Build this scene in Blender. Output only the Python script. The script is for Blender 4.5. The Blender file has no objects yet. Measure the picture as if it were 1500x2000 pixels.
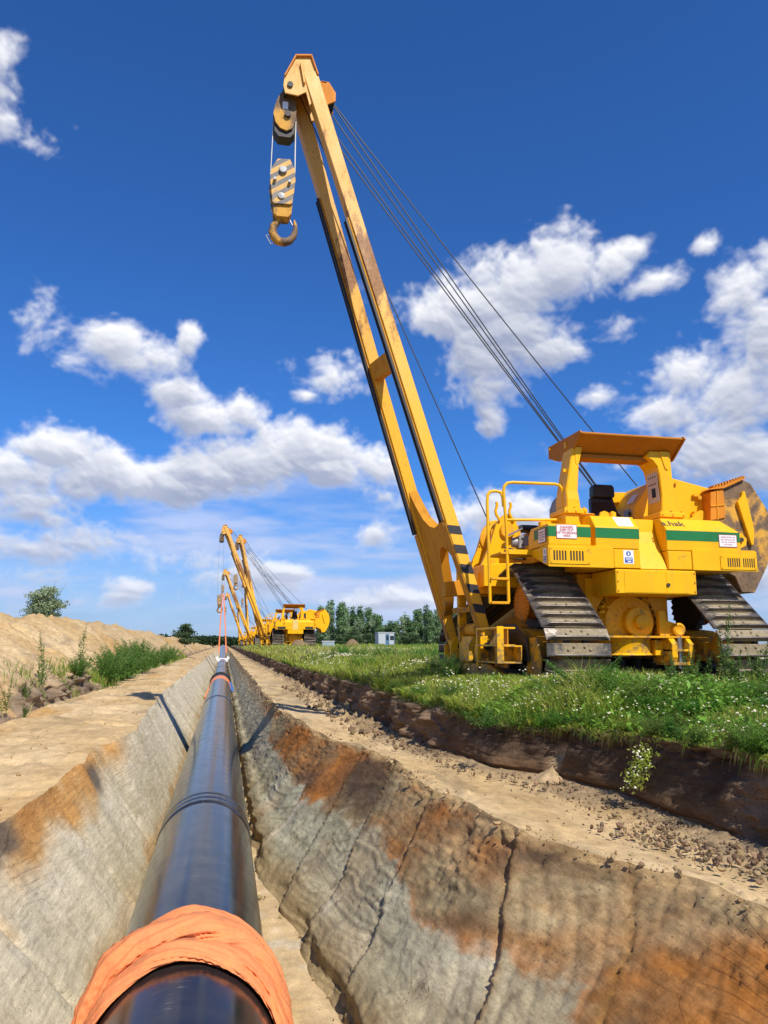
import bpy, bmesh, math, random
import numpy as np
from mathutils import Vector, Matrix

random.seed(7)
RNG = np.random.default_rng(11)
SC = bpy.context.scene
COL = SC.collection
R = math.radians

# ---------------------------------------------------------------- camera
cam = bpy.data.cameras.new('camera')
cam.sensor_fit = 'VERTICAL'
cam.sensor_height = 36.0
cam.lens = 27.0
cam.clip_start = 0.05
cam.clip_end = 8000
cam_ob = bpy.data.objects.new('camera', cam)
COL.objects.link(cam_ob)
cam_ob.location = (0.13, 0.0, 0.54)
cam_ob.rotation_euler = (R(90 + 9.759), 0, R(-11.585))
SC.camera = cam_ob

# ---------------------------------------------------------------- exposure
SC.view_settings.view_transform = 'Standard'
SC.view_settings.look = 'None'
SC.view_settings.exposure = 0.16
SC.view_settings.gamma = 1.0
SC.view_settings.use_curve_mapping = False

# ---------------------------------------------------------------- sun
LIGHT = Vector((-0.28, 0.80, -1.0)).normalized()          # the way the light travels
sun = bpy.data.lights.new('sun', 'SUN')
sun.energy = 5.0
sun.angle = R(0.53)
sun.color = (1.0, 0.94, 0.84)
sun_ob = bpy.data.objects.new('sun', sun)
COL.objects.link(sun_ob)
sun_ob.rotation_euler = LIGHT.to_track_quat('-Z', 'Y').to_euler()
SUN_EL = math.asin(-LIGHT.z)
SUN_AZ = math.atan2(-LIGHT.x, -LIGHT.y)                   # clockwise from +Y

# ---------------------------------------------------------------- noise tools
_T2 = RNG.random((256, 256)).astype(np.float32)
_T3 = RNG.random((64, 64, 64)).astype(np.float32)

def vnoise(x, y):
    xi = np.floor(x).astype(np.int32); yi = np.floor(y).astype(np.int32)
    fx = (x - xi).astype(np.float32); fy = (y - yi).astype(np.float32)
    fx = fx*fx*fx*(fx*(fx*6-15)+10); fy = fy*fy*fy*(fy*(fy*6-15)+10)
    x0 = xi & 255; x1 = (xi+1) & 255; y0 = yi & 255; y1 = (yi+1) & 255
    a = _T2[x0, y0]; b = _T2[x1, y0]; c = _T2[x0, y1]; d = _T2[x1, y1]
    return (a+(b-a)*fx)*(1-fy) + (c+(d-c)*fx)*fy

def fbm(x, y, octv=5, gain=0.5, lac=2.03):
    s = 0; a = 1.0; t = 0
    x = np.asarray(x, np.float64); y = np.asarray(y, np.float64)
    for i in range(octv):
        s = s + a*vnoise(x+17.3*i, y+9.1*i); t += a
        a *= gain
        x, y = lac*(x*0.8-y*0.6), lac*(x*0.6+y*0.8)
    return s/t

def vnoise3(p):
    i = np.floor(p).astype(np.int32); f = (p-i).astype(np.float32)
    f = f*f*(3-2*f)
    i0 = i & 63; i1 = (i+1) & 63
    def g(a, b, c): return _T3[a[..., 0], b[..., 1], c[..., 2]]
    x, y, z = f[..., 0], f[..., 1], f[..., 2]
    c00 = g(i0, i0, i0)*(1-x)+g(i1, i0, i0)*x
    c10 = g(i0, i1, i0)*(1-x)+g(i1, i1, i0)*x
    c01 = g(i0, i0, i1)*(1-x)+g(i1, i0, i1)*x
    c11 = g(i0, i1, i1)*(1-x)+g(i1, i1, i1)*x
    return (c00*(1-y)+c10*y)*(1-z)+(c01*(1-y)+c11*y)*z

def fbm3(p, octv, gain=0.5):
    s = 0; a = 1.0; t = 0
    for i in range(octv):
        s = s+a*vnoise3(p+13.7*i); t += a; a *= gain; p = p*2.02
    return s/t

def sstep(a, b, x):
    t = np.clip((x-a)/(b-a), 0, 1)
    return t*t*(3-2*t)

# ---------------------------------------------------------------- sky
CLOUDS = [(22.1, 25.7, 4.6, 2.4, 1), (25.6, 26.1, 3.8, 2.4, 1), (18.9, 24.5, 3.3, 1.8, 1), (28.7, 26.5, 2.0, 1.5, 0.8), (15.6, 23.6, 2.2, 1.4, 0.8), (21.6, 22.6, 3.6, 2.1, 0.9), (24.2, 21.0, 2.0, 1.4, 0.7), (18.4, 20.4, 2.6, 2.0, 0.45), (26.0, 29.4, 0.5, 0.7, 0.35), (32.7, 25.1, 2.3, 1.4, 0.8), (31.0, 27.2, 2.0, 1.2, 0.8), (36.1, 26.7, 1.3, 1.0, 0.7), (37.8, 23.7, 2.3, 2.4, 0.8), (39.2, 20.9, 2.1, 2.6, 0.8), (34.0, 18.4, 2.8, 2.1, 1), (37.2, 16.9, 3.1, 2.7, 1), (32.1, 16.3, 3.0, 1.8, 0.8), (39.8, 24.6, 1.8, 1.6, 0.7), (29.4, 22.1, 1.3, 1.0, 0.7), (27.7, 17.6, 1.3, 0.9, 0.7), (19.6, 15.9, 1.0, 1.3, 0.7), (-8.5, 20.8, 2.5, 2.1, 1), (-5.9, 20.0, 2.9, 1.9, 1), (-3.6, 21.6, 0.9, 1.4, 0.8), (-3.8, 17.9, 2.7, 1.4, 1), (-2.0, 16.3, 2.7, 1.4, 1), (0.8, 16.9, 1.8, 1.8, 1), (5.7, 14.4, 4.0, 2.3, 1), (1.5, 13.0, 4.8, 2.3, 1), (-1.8, 12.1, 3.6, 1.8, 1), (7.3, 12.8, 2.7, 1.4, 1), (-4.4, 11.2, 2.5, 1.5, 0.8), (-12.6, 13.1, 3.2, 1.7, 1), (-14.6, 11.4, 3.1, 2.1, 1), (-9.7, 11.6, 4.0, 1.8, 1), (-6.5, 11.1, 3.1, 1.5, 0.9), (-13.4, 8.9, 2.7, 1.6, 1), (-13.6, 6.4, 3.8, 1.7, 0.9), (-10.4, 6.9, 3.0, 1.1, 0.6), (7.6, 19.7, 2.8, 1.8, 0.9), (5.6, 18.2, 1.2, 0.7, 0.6), (-13.8, 22.2, 1.5, 1.4, 0.55), (-17.3, 33.1, 2.0, 1.4, 0.5), (11.0, 8.0, 1.5, 1.2, 0.9), (19.8, 8.9, 2.8, 2.3, 1), (22.1, 9.4, 2.0, 1.7, 1), (17.2, 9.1, 2.3, 1.6, 0.8), (11.0, 12.6, 2.3, 2.1, 0.55), (11.2, 10.9, 1.5, 1.1, 0.4), (4.0, 5.2, 1.8, 0.7, 1), (-6.6, 3.8, 2.6, 0.9, 0.7), (-3.4, 6.1, 4.3, 1.4, 0.6), (13.5, 3.2, 2.8, 0.9, 0.9), (10.4, 2.9, 2.7, 0.7, 0.6), (35.6, 12.3, 4.2, 1.7, 0.8), (30.1, 13.3, 4.1, 1.2, 0.6), (38.4, 11.1, 2.8, 1.7, 0.8), (37.8, 4.3, 1.2, 1.4, 0.8), (-7.1, 3.3, 2.7, 0.9, 0.6), (-13.1, 4.4, 3.8, 1.0, 0.5), (0.3, 4.7, 3.7, 0.9, 0.5), (-17.5, 34.7, 0.9, 1.5, 0.36), (-17.0, 32.9, 1.1, 1.2, 0.42), (-15.7, 32.3, 1.2, 0.6, 0.45), (-17.7, 36.4, 0.7, 1.1, 0.35), (12.8, 24.0, 1.5, 1.1, 0.3), (27.6, 27.9, 1.4, 1.0, 0.4)]
def cloud_image():
    W, H = 4096, 2048
    r0 = int(H*(0.5-3/180)); r1 = H
    rows = np.arange(r0, r1)
    el = ((rows+0.5)/H-0.5)*180.0
    az = ((np.arange(W)+0.5)/W-0.25)*360.0               # clockwise from +Y
    az = (az+180) % 360-180
    A, E = np.meshgrid(az.astype(np.float32), el.astype(np.float32))
    ar, er = np.radians(A), np.radians(E)
    P = np.stack([np.cos(er)*np.sin(ar), np.cos(er)*np.cos(ar), np.sin(er)*1.25], -1)
    blobs = list(CLOUDS)
    rg = np.random.default_rng(5)
    for k in range(46):                                   # the same fair-weather clouds all round
        ca = rg.uniform(48, 320); ce = rg.choice([rg.uniform(5, 16), rg.uniform(16, 40)])
        if 320 < ca % 360 or ca % 360 < 48: continue
        for j in range(rg.integers(3, 7)):
            blobs.append(((ca+rg.normal(0, 4.5)+180) % 360-180, ce+rg.normal(0, 1.4), rg.uniform(2, 5), rg.uniform(1.2, 2.6), rg.uniform(.6, 1)))
    D = np.full(A.shape, -1.0, np.float32)
    for (ca, ce, ra, re, s) in blobs:
        lo = np.searchsorted(el, ce-re*3.0); hi = np.searchsorted(el, ce+re*3.0)
        da = (A[lo:hi]-ca+180) % 360-180
        da = da*math.cos(math.radians(ce))
        dy = E[lo:hi]-ce
        r = np.sqrt((da/ra)**2+(np.where(dy < 0, dy*1.15, dy)/re)**2)
        q = s*(0.70-0.68*r+0.12*np.exp(-r*r))
        d0 = D[lo:hi]
        D[lo:hi] = np.maximum(d0, q)+0.16*np.clip(np.minimum(d0, q)+.5, 0, 1)*(np.minimum(d0, q) > -.5)
    band = D > -0.80
    Pb = P[band]
    low = fbm3(Pb*10.0, 3, 0.5)
    wq = np.stack([low, fbm3(Pb*10.0+31, 2), low*0], -1)-0.5
    mid = fbm3(Pb*24.0+wq*2.2+7, 3, 0.55)
    hi_ = fbm3(Pb*95.0+wq*5.0+3, 4, 0.6)
    base = D[band]+(low-0.5)*1.30+(mid-0.5)*0.95
    d = np.full(A.shape, -1.0, np.float32); ds = d.copy()
    d[band] = base+(hi_-0.5)*0.62
    ds[band] = base+(hi_-0.5)*0.16
    # low banks of distant cloud near the horizon
    hz = np.zeros(A.shape, np.float32)
    lb = E < 16
    hz[lb] = fbm3(np.stack([P[lb][:, 0]*7, P[lb][:, 1]*7, P[lb][:, 2]*30], -1)+3.3, 6, 0.55)
    lowmask = sstep(-1, 1.5, E)*(1-sstep(8.0, 15.0, E))
    low = np.clip((hz-0.40)*4.0, 0, 1)*lowmask
    alpha = sstep(-0.12, 0.56, d)
    # light falls from above: optical depth summed downwards
    dens = np.clip(ds+0.05, 0, 0.7)
    S = np.zeros_like(dens); acc = np.zeros(dens.shape[1], np.float32)
    for j in range(dens.shape[0]-1, -1, -1):
        acc = acc*0.972+dens[j]; S[j] = acc
    gy = np.gradient(ds, axis=0); gx = np.gradient(ds, axis=1)
    lit = 0.02+0.98*np.exp(-S*0.066)
    lit = lit+np.clip(-gy*3.6-gx*1.4, -0.18, 0.26)
    thin = 1-sstep(-0.05, 0.40, d)
    lit = np.clip(lit*(1-0.45*thin)+0.33*thin, 0.0, 1.0)[..., None]
    c_lit = np.array([0.98, 0.98, 1.0], np.float32); c_sh = np.array([0.27, 0.32, 0.47], np.float32)
    col = c_sh+(c_lit-c_sh)*lit
    hb = sstep(0.0, 14.0, E)[..., None]                    # aerial tint with distance
    col = col*(0.62+0.38*hb)+np.array([0.13, 0.17, 0.27], np.float32)*(1-hb)
    clow = np.array([0.47, 0.545, 0.77], np.float32)*(0.70+0.6*hz[..., None])
    a_low = np.clip(low*0.62+0.70*(1-sstep(-1.0, 13.0, E)), 0, 0.9)
    a = alpha*0.96
    at = a+a_low*(1-a)
    out = (col*a[..., None]+clow*(a_low*(1-a))[..., None])/np.maximum(at, 1e-4)[..., None]
    imgs = []
    for nm, data in (('cloud_colour', out), ('cloud_cover', at[..., None])):
        px = np.zeros((H, W, 4), np.float32)
        px[r0:r1, :, :3] = data; px[..., 3] = 1
        img = bpy.data.images.new(nm, W, H, float_buffer=True)
        img.colorspace_settings.name = 'Non-Color'
        img.pixels.foreach_set(px.ravel())
        img.update()
        imgs.append(img)
    return imgs

SKY_STRENGTH = 0.085
world = bpy.data.worlds.new('World')
SC.world = world
world.use_nodes = True
nt = world.node_tree
nt.nodes.clear()
w_out = nt.nodes.new('ShaderNodeOutputWorld')
w_bg = nt.nodes.new('ShaderNodeBackground'); w_bg.inputs['Strength'].default_value = SKY_STRENGTH
w_sky = nt.nodes.new('ShaderNodeTexSky')
w_sky.sky_type = 'NISHITA'
w_sky.sun_disc = False
w_sky.sun_elevation = SUN_EL
w_sky.sun_rotation = SUN_AZ
w_sky.altitude = 0
w_sky.air_density = 1.0
w_sky.dust_density = 0.3
w_sky.ozone_density = 1.2
w_hsv = nt.nodes.new('ShaderNodeHueSaturation')
w_hsv.inputs['Saturation'].default_value = 1.0
w_hsv.inputs['Value'].default_value = 0.80
w_tint = nt.nodes.new('ShaderNodeMix'); w_tint.data_type = 'RGBA'; w_tint.blend_type = 'MULTIPLY'
w_tint.inputs['Factor'].default_value = 1.0; w_tint.inputs['B'].default_value = (0.40, 0.98, 1.88, 1)
w_tc = nt.nodes.new('ShaderNodeTexCoord')
IMG_C, IMG_A = cloud_image()
w_env = nt.nodes.new('ShaderNodeTexEnvironment'); w_env.image = IMG_C
w_cov = nt.nodes.new('ShaderNodeTexEnvironment'); w_cov.image = IMG_A; w_cov.interpolation = 'Cubic'
w_sc = nt.nodes.new('ShaderNodeVectorMath'); w_sc.operation = 'SCALE'; w_sc.inputs['Scale'].default_value = 1.0/SKY_STRENGTH
w_mix = nt.nodes.new('ShaderNodeMix'); w_mix.data_type = 'RGBA'
nt.links.new(w_tc.outputs['Generated'], w_env.inputs['Vector'])
nt.links.new(w_sky.outputs['Color'], w_hsv.inputs['Color'])
nt.links.new(w_env.outputs['Color'], w_sc.inputs[0])
nt.links.new(w_tc.outputs['Generated'], w_cov.inputs['Vector'])
nt.links.new(w_cov.outputs['Color'], w_mix.inputs['Factor'])
nt.links.new(w_hsv.outputs['Color'], w_tint.inputs['A'])
nt.links.new(w_tint.outputs['Result'], w_mix.inputs['A'])
nt.links.new(w_sc.outputs[0], w_mix.inputs['B'])
nt.links.new(w_mix.outputs['Result'], w_bg.inputs['Color'])
nt.links.new(w_bg.outputs[0], w_out.inputs['Surface'])

# ---------------------------------------------------------------- material tools
def new_mat(name):
    m = bpy.data.materials.new(name); m.use_nodes = True
    n = m.node_tree.nodes; b = n['Principled BSDF']
    return m, m.node_tree, b

def node(t, kind, **kw):
    x = t.nodes.new(kind)
    for k, v in kw.items(): setattr(x, k, v)
    return x

def noise_node(t, vec, scale, detail=6, rough=0.6, dist=0.0):
    x = node(t, 'ShaderNodeTexNoise')
    x.inputs['Scale'].default_value = scale; x.inputs['Detail'].default_value = detail
    x.inputs['Roughness'].default_value = rough; x.inputs['Distortion'].default_value = dist
    if vec is not None: t.links.new(vec, x.inputs['Vector'])
    return x.outputs['Fac']

def ramp(t, fac, stops):
    x = node(t, 'ShaderNodeValToRGB')
    e = x.color_ramp.elements
    while len(e) < len(stops): e.new(0.5)
    for i, (p, c) in enumerate(stops):
        e[i].position = p; e[i].color = c if len(c) == 4 else (*c, 1)
    t.links.new(fac, x.inputs['Fac'])
    return x.outputs['Color']

def g(v): return (v, v, v, 1)

def mix(t, fac, a, b, blend='MIX'):
    x = node(t, 'ShaderNodeMix', data_type='RGBA', blend_type=blend)
    for s, v in (('Factor', fac), ('A', a), ('B', b)):
        if hasattr(v, 'is_linked') or hasattr(v, 'links'): t.links.new(v, x.inputs[s])
        elif isinstance(v, (int, float)): x.inputs[s].default_value = v
        else: x.inputs[s].default_value = v if len(v) == 4 else (*v, 1)
    return x.outputs['Result']

def bump(t, b, h, strength=0.3, dist=0.02):
    x = node(t, 'ShaderNodeBump'); x.inputs['Strength'].default_value = strength; x.inputs['Distance'].default_value = dist
    t.links.new(h, x.inputs['Height']); t.links.new(x.outputs['Normal'], b.inputs['Normal'])

def objvec(t): return node(t, 'ShaderNodeTexCoord').outputs['Object']

def mapped(t, vec, scale):
    x = node(t, 'ShaderNodeMapping'); x.inputs['Scale'].default_value = scale
    t.links.new(vec, x.inputs['Vector']); return x.outputs['Vector']

def flat(name, col, rough=0.6, metal=0.0, var=0.15, scale=6.0, spec=0.5):
    m, t, b = new_mat(name)
    v = objvec(t)
    n = noise_node(t, v, scale, 5)
    c = ramp(t, n, [(0.3, tuple(x*(1-var) for x in col)), (0.7, tuple(min(1, x*(1+var)) for x in col))])
    t.links.new(c, b.inputs['Base Color'])
    b.inputs['Roughness'].default_value = rough; b.inputs['Metallic'].default_value = metal
    b.inputs['Specular IOR Level'].default_value = spec
    return m

# earth: colour comes from a per-vertex mineral colour, grain and crumbs from noise
def earth_mat(name, rough=0.95, grain=0.26, bstr=0.40, bdist=0.012, bscale=60.0, streak=False):
    m, t, b = new_mat(name)
    v = objvec(t)
    at = node(t, 'ShaderNodeAttribute', attribute_name='Col')
    n1 = noise_node(t, v, 9.0, 8, 0.65)
    n2 = noise_node(t, v, bscale, 6, 0.7)
    n3 = noise_node(t, mapped(t, v, (1.0, 0.25, 3.0)), 5.0, 6, 0.6, 0.6)
    k1 = ramp(t, n1, [(0.30, g(1-grain)), (0.72, g(1+grain*0.6))])
    k2 = ramp(t, n2, [(0.32, g(0.80)), (0.68, g(1.14))])
    k3 = ramp(t, n3, [(0.35, (0.86, 0.84, 0.80)), (0.65, (1.08, 1.07, 1.05))])
    c = mix(t, 1.0, at.outputs['Color'], k1, 'MULTIPLY')
    c = mix(t, 1.0, c, k2, 'MULTIPLY')
    c = mix(t, 1.0, c, k3, 'MULTIPLY')
    hsrc = n2
    if streak:
        n4 = noise_node(t, mapped(t, v, (11, 1.9, 16)), 2.6, 9, .72, .5)
        c = mix(t, 1.0, c, ramp(t, n4, [(0.30, g(.66)), (0.50, g(1.0)), (0.70, g(1.24))]), 'MULTIPLY')
        n5 = noise_node(t, v, 150.0, 3, .6)
        c = mix(t, 1.0, c, ramp(t, n5, [(0.30, g(.86)), (0.70, g(1.10))]), 'MULTIPLY')
        # thin wavy laminations: level lines of a slow noise field, only in some stretches
        lf = noise_node(t, mapped(t, v, (.95, .24, 1.6)), 1.0, 2, .4, .15)
        lm = node(t, 'ShaderNodeMath', operation='MULTIPLY'); lm.inputs[1].default_value = 30.0; t.links.new(lf, lm.inputs[0])
        fr_ = node(t, 'ShaderNodeMath', operation='FRACT'); t.links.new(lm.outputs[0], fr_.inputs[0])
        ln_ = ramp(t, fr_.outputs[0], [(0.0, g(0)), (0.07, g(1)), (0.16, g(.15)), (0.24, g(0))])
        am = ramp(t, noise_node(t, v, .85, 3), [(0.49, g(0)), (0.60, g(1))])
        ln_ = mix(t, 1.0, ln_, am, 'MULTIPLY')
        c = mix(t, ln_, c, mix(t, 1.0, c, (.70, .68, .66), 'MULTIPLY'))
        # crumbs and pits, crisp at the size of a pixel
        vo = node(t, 'ShaderNodeTexVoronoi'); vo.inputs['Scale'].default_value = 34.0; t.links.new(v, vo.inputs['Vector'])
        pm = mix(t, 1.0, ramp(t, vo.outputs['Distance'], [(0.16, g(1)), (0.24, g(0))]), ramp(t, noise_node(t, v, 3.1, 4), [(0.52, g(0)), (0.62, g(1))]), 'MULTIPLY')
        c = mix(t, pm, c, mix(t, 1.0, c, (.50, .45, .40), 'MULTIPLY'))
        hs = node(t, 'ShaderNodeMath', operation='ADD'); t.links.new(n2, hs.inputs[0]); t.links.new(n4, hs.inputs[1])
        h2 = node(t, 'ShaderNodeMath', operation='SUBTRACT'); t.links.new(hs.outputs[0], h2.inputs[0]); t.links.new(ln_, h2.inputs[1]); hsrc = h2.outputs[0]
    t.links.new(c, b.inputs['Base Color'])
    b.inputs['Roughness'].default_value = rough
    b.inputs['Specular IOR Level'].default_value = 0.12
    h = node(t, 'ShaderNodeMath', operation='ADD')
    t.links.new(n1, h.inputs[0]); t.links.new(hsrc, h.inputs[1])
    bump(t, b, h.outputs[0], bstr, bdist)
    return m

M_EARTH = earth_mat('earth')
M_WALL = earth_mat('cut_sand', grain=0.13, bstr=0.26, bdist=0.008, bscale=55.0, streak=True)

# ---------------------------------------------------------------- object tools
def link(o, parent=None):
    COL.objects.link(o)
    if parent is not None: o.parent = parent
    return o

def tag(o, label=None, cat=None, group=None, kind=None):
    if label: o['label'] = label
    if cat: o['category'] = cat
    if group: o['group'] = group
    if kind: o['kind'] = kind
    return o

def mesh_np(name, verts, quads, mat, smooth=True, col=None, tris=None, parent=None):
    me = bpy.data.meshes.new(name)
    nq = 0 if quads is None else len(quads); ntr = 0 if tris is None else len(tris)
    verts = np.asarray(verts, np.float32)
    me.vertices.add(len(verts)); me.vertices.foreach_set('co', verts.ravel())
    loops = []
    if nq: loops.append(np.asarray(quads, np.int32).ravel())
    if ntr: loops.append(np.asarray(tris, np.int32).ravel())
    loops = np.concatenate(loops)
    me.loops.add(len(loops)); me.loops.foreach_set('vertex_index', loops)
    me.polygons.add(nq+ntr)
    st = np.concatenate([np.arange(nq)*4, nq*4+np.arange(ntr)*3]).astype(np.int32)
    me.polygons.foreach_set('loop_start', st)
    me.update(calc_edges=True)
    me.polygons.foreach_set('use_smooth', np.full(nq+ntr, smooth))
    if col is not None:
        ca = me.color_attributes.new('Col', 'FLOAT_COLOR', 'POINT')
        c4 = np.ones((len(verts), 4), np.float32); c4[:, :3] = col
        ca.data.foreach_set('color', c4.ravel())
    for m in (mat if isinstance(mat, (list, tuple)) else [mat]): me.materials.append(m)
    me.validate()
    o = bpy.data.objects.new(name, me)
    return link(o, parent)

def grid_quads(nr, nc, flip=False):
    a = np.arange(nr*nc).reshape(nr, nc)
    q = np.stack([a[:-1, :-1], a[:-1, 1:], a[1:, 1:], a[1:, :-1]], -1).reshape(-1, 4)
    return q[:, ::-1] if flip else q

# ---------------------------------------------------------------- ground
ys = list(np.linspace(-12, 2.4, 32))
while ys[-1] < 2600:
    y = ys[-1]
    ys.append(y+(max(0.016, 0.0055*y) if y < 40 else 0.022*y))
YS = np.array(ys)
NY = len(YS)

def K(ky, kx): return np.interp(YS, ky, kx)
wob = (fbm(YS*0.7, YS*0+3, 4)-0.5)
wob2 = (fbm(YS*0.5, YS*0+8, 4)-0.5)
XRE = K([-8, 3, 4, 5, 7.75, 9.8, 12, 14.8, 20, 60], [2.75, 2.68, 2.6, 2.15, 1.98, 1.80, 1.42, 1.22, 1.2, 1.2])+wob*0.16
XRF = K([-8, 5.5, 6.1, 6.6, 7.3, 7.8, 8.5, 9, 12, 20], [1.05, .97, .89, .87, .83, .74, .67, .58, .55, .55])+(fbm(YS*2.2, YS*0+1, 3)-.5)*0.12
XLE = K([-8, 6.2, 7.1, 8.7, 10.2, 10.6, 12, 20, 60], [-1.45, -1.42, -1.36, -1.27, -1.34, -1.2, -1.08, -1.4, -1.4])+wob2*0.14
XLF = K([-8, 6, 20], [-0.60, -0.585, -0.60])+(fbm(YS*1.5, YS*0+5, 3)-.5)*0.06
XSB = K([-8, 4, 5.4, 6.2, 7.2, 7.75, 8.9, 10.5, 14.5, 19, 60], [3.6, 3.45, 3.4, 3.45, 3.2, 2.85, 2.70, 2.58, 2.6, 2.6, 2.5])
XST = XSB+K([-8, 6, 9, 14, 40], [.16, .16, .14, .12, .1])+(fbm(YS*2.6, YS*0+51, 4)-.5)*.16+(fbm(YS*9, YS*0+57, 3)-.5)*.07
ZST = K([-8, 4, 5, 7.7, 9.2, 15, 30, 60, 200, 2600], [-.2, -.2, -.21, -.28, -.25, -.2, -.28, -.22, -.1, 0])
ZB = -0.70
ZST = ZST+(fbm(YS*2.2, YS*0+61, 4)-.5)*.10
ZF = -1.95

NZ = lambda x, y, s, o=5: fbm(x*s, y*s, o)-0.5

def seg(x0, z0, x1, z1, n):
    t = np.linspace(0, 1, n)[None, :]
    X = x0[:, None]*(1-t)+x1[:, None]*t
    Z = z0[:, None]*(1-t)+z1[:, None]*t
    return X, Z, np.broadcast_to(t, X.shape), np.broadcast_to(YS[:, None], X.shape)

def C(*v): return np.array(v, np.float32)
def lerpc(c0, c1, f): return c0*(1-f[..., None])+c1*f[..., None]

SAND = C(.53, .365, .175); SANDL = C(.62, .46, .26); SANDG = C(.36, .275, .165); RUST = C(.40, .155, .034); BROWN = C(.265, .165, .078)
GREY = C(.455, .40, .27); GREYG = C(.405, .385, .265); DARK = C(.085, .058, .040); SOIL = C(.075, .050, .033); OCHRE = C(.56, .29, .07); PALE = C(.68, .60, .44)
one = np.ones(NY)

def finish(name, X, Yv, Z, colr, mat, flip=False, kind='structure'):
    v = np.stack([X, Yv, Z], -1).reshape(-1, 3)
    o = mesh_np(name, v, grid_quads(X.shape[0], X.shape[1], flip), mat, True, np.clip(colr.reshape(-1, 3), 0.004, 0.9))
    o['kind'] = kind
    return o

# boundaries share exact heights: noise fades out towards each seam where two sheets meet
def fade(t, a=0.06): return sstep(0, a, t)*sstep(0, a, 1-t)

ez_r = (fbm(YS*1.3, YS*0+21, 4)-.5)*0.10                  # bench lip heights along the trench
ez_l = (fbm(YS*1.3, YS*0+25, 4)-.5)*0.10

# right bench (the stripped working strip)
X, Z, t, Yv = seg(XRE, ZB+ez_r, XSB, ZB*one+0.0, 74)
nb = NZ(X, Yv, 1.1)*0.06+NZ(X, Yv*0.35, 4.0)*0.03+(np.abs(NZ(X, Yv, 12.0, 4))-.1)*0.05*sstep(.45, .95, t)-.05*np.sin(t*math.pi)
lipc = (np.abs(NZ(X, Yv, 8., 4))*.16-.02)*(1-sstep(.03, .16, t+NZ(X, Yv, 2.)*.1))*np.clip(fbm(Yv*.9, X*0+3, 3)*3-1.0, 0, 1)
scr = NZ(X*9, Yv*.5, 1.0, 4)*.05*np.clip(fbm(X, Yv*.4+12, 3)*3-1, 0, 1)
clod = lipc+scr+np.clip(NZ(X, Yv, 7.0, 4)-.06, 0, 1)*(0.16+.25*sstep(10, 13, Yv))*sstep(.5, .95, t)*(sstep(10, 13, Yv)+0.8*(1-sstep(4.2, 5.6, Yv))+0.25)
Z = Z+(nb+clod)*fade(t, .05)
f = np.clip(fbm(X*1.6, Yv*0.5, 5)*1.8-.4, 0, 1)
cR = lerpc(SAND, SANDL, f)
cR = lerpc(cR, SANDG*0.85, np.clip(fbm(X*2.2+9, Yv*0.9, 5)*3.0-1.5, 0, 1)*.8)
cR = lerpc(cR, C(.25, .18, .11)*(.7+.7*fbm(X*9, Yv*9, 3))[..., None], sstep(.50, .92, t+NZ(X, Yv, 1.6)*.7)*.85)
cR = lerpc(cR, C(.30, .20, .095), np.clip(fbm(X*3.5+29, Yv*1.6, 5)*4-2.3, 0, 1)*.6)
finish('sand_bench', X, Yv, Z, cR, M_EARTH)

# right trench wall
X, Z, t, Yv = seg(XRF, ZF*one, XRE, ZB+ez_r, 116)
q = Yv+1.45*(1-t)+0.25*NZ(Yv, t, 1.5)
edges = np.array([-9, -4, 0, 1.5, 3.2, 4.35, 5.25, 7.0, 8.25, 9.4, 10.9, 12.6, 14.8, 17.5, 21, 25, 30, 36, 44, 55, 70, 90, 120, 3000])
idx = np.clip(np.searchsorted(edges, q)-1, 0, len(edges)-2)
qa = edges[idx]; qb = edges[idx+1]
s = (q-qa)/(qb-qa); dq = np.minimum(q-qa, qb-q)+.03*NZ(Yv, t*2, 4., 4)
amp = np.array([.05, .03, .03, .02, -.015, .030, .04, .035, .06, .05, .04, .05, .04, .05, .05, .04, .05, .04, .04, .04, .04, .04, .04])
step = (s-.5)*amp[idx]*(1-.55*sstep(8, 12, Yv))
crumb = np.clip(NZ(Yv*3+idx*5.3, t*4, 4.0, 5)*3.0, -.5, 1)
gdeep = np.where(np.abs(q-5.25) < .4, .35, .22)
groove = -np.exp(-((dq+.012*crumb)/(0.022+.012*(gdeep > 1)))**2)*(0.014+0.045*crumb)*gdeep*(1-.6*sstep(9, 14, Yv))
wv = t*1.15+0.16*(Yv-7)*0.62+0.30*np.sin((Yv*1.15+t*2.2))*0.16+NZ(Yv, t*1.3, .8, 3)*0.22+idx*0.37
fr = (wv*7.0+1.6*NZ(wv*3, wv*0, 1.0, 2)) % 1.0
lamk = np.clip(fbm(Yv*.45+idx*3.1, t*.9, 3)*4.2-1.85, 0, 1)*(1-sstep(.62, .80, t))
lam = (np.exp(-((fr-.5)/.07)**2)-0.6*np.exp(-((fr-.64)/.06)**2))*0.0095*lamk
fr2 = (wv*31) % 1.0
lam = lam+(np.abs(fr2-.5)-.25)*0.006*lamk
ledge = sstep(.05, .11, t)*(1-sstep(.16, .30, t))*0.08*np.clip(fbm(Yv*.8, t*0+2, 3)*2.2-.5, 0, 1)
rough = NZ(Yv, t*1.8, 2.6, 6)*0.036+NZ(Yv, t*1.8, 14, 4)*0.012
pits = -np.clip(NZ(Yv, t*1.8, 6.0, 4)-.22, 0, 1)*0.22*(0.3+sstep(.6, .95, t))
scrape = NZ(wv*26, q*.9, 1.0, 4)*0.016+NZ(q*14.0, t*1.1, 1.0, 3)*0.007
cmask = np.clip(sstep(.80, .97, t+NZ(Yv, t, 1.5)*.25)+np.exp(-(dq/.10)**2)*np.clip(fbm(q*1.3+9, t*3, 3)*3-1.2, 0, 1)+np.clip(fbm(Yv*.9+77, t*1.5, 3)*6-4.0, 0, 1), 0, 1)
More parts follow.
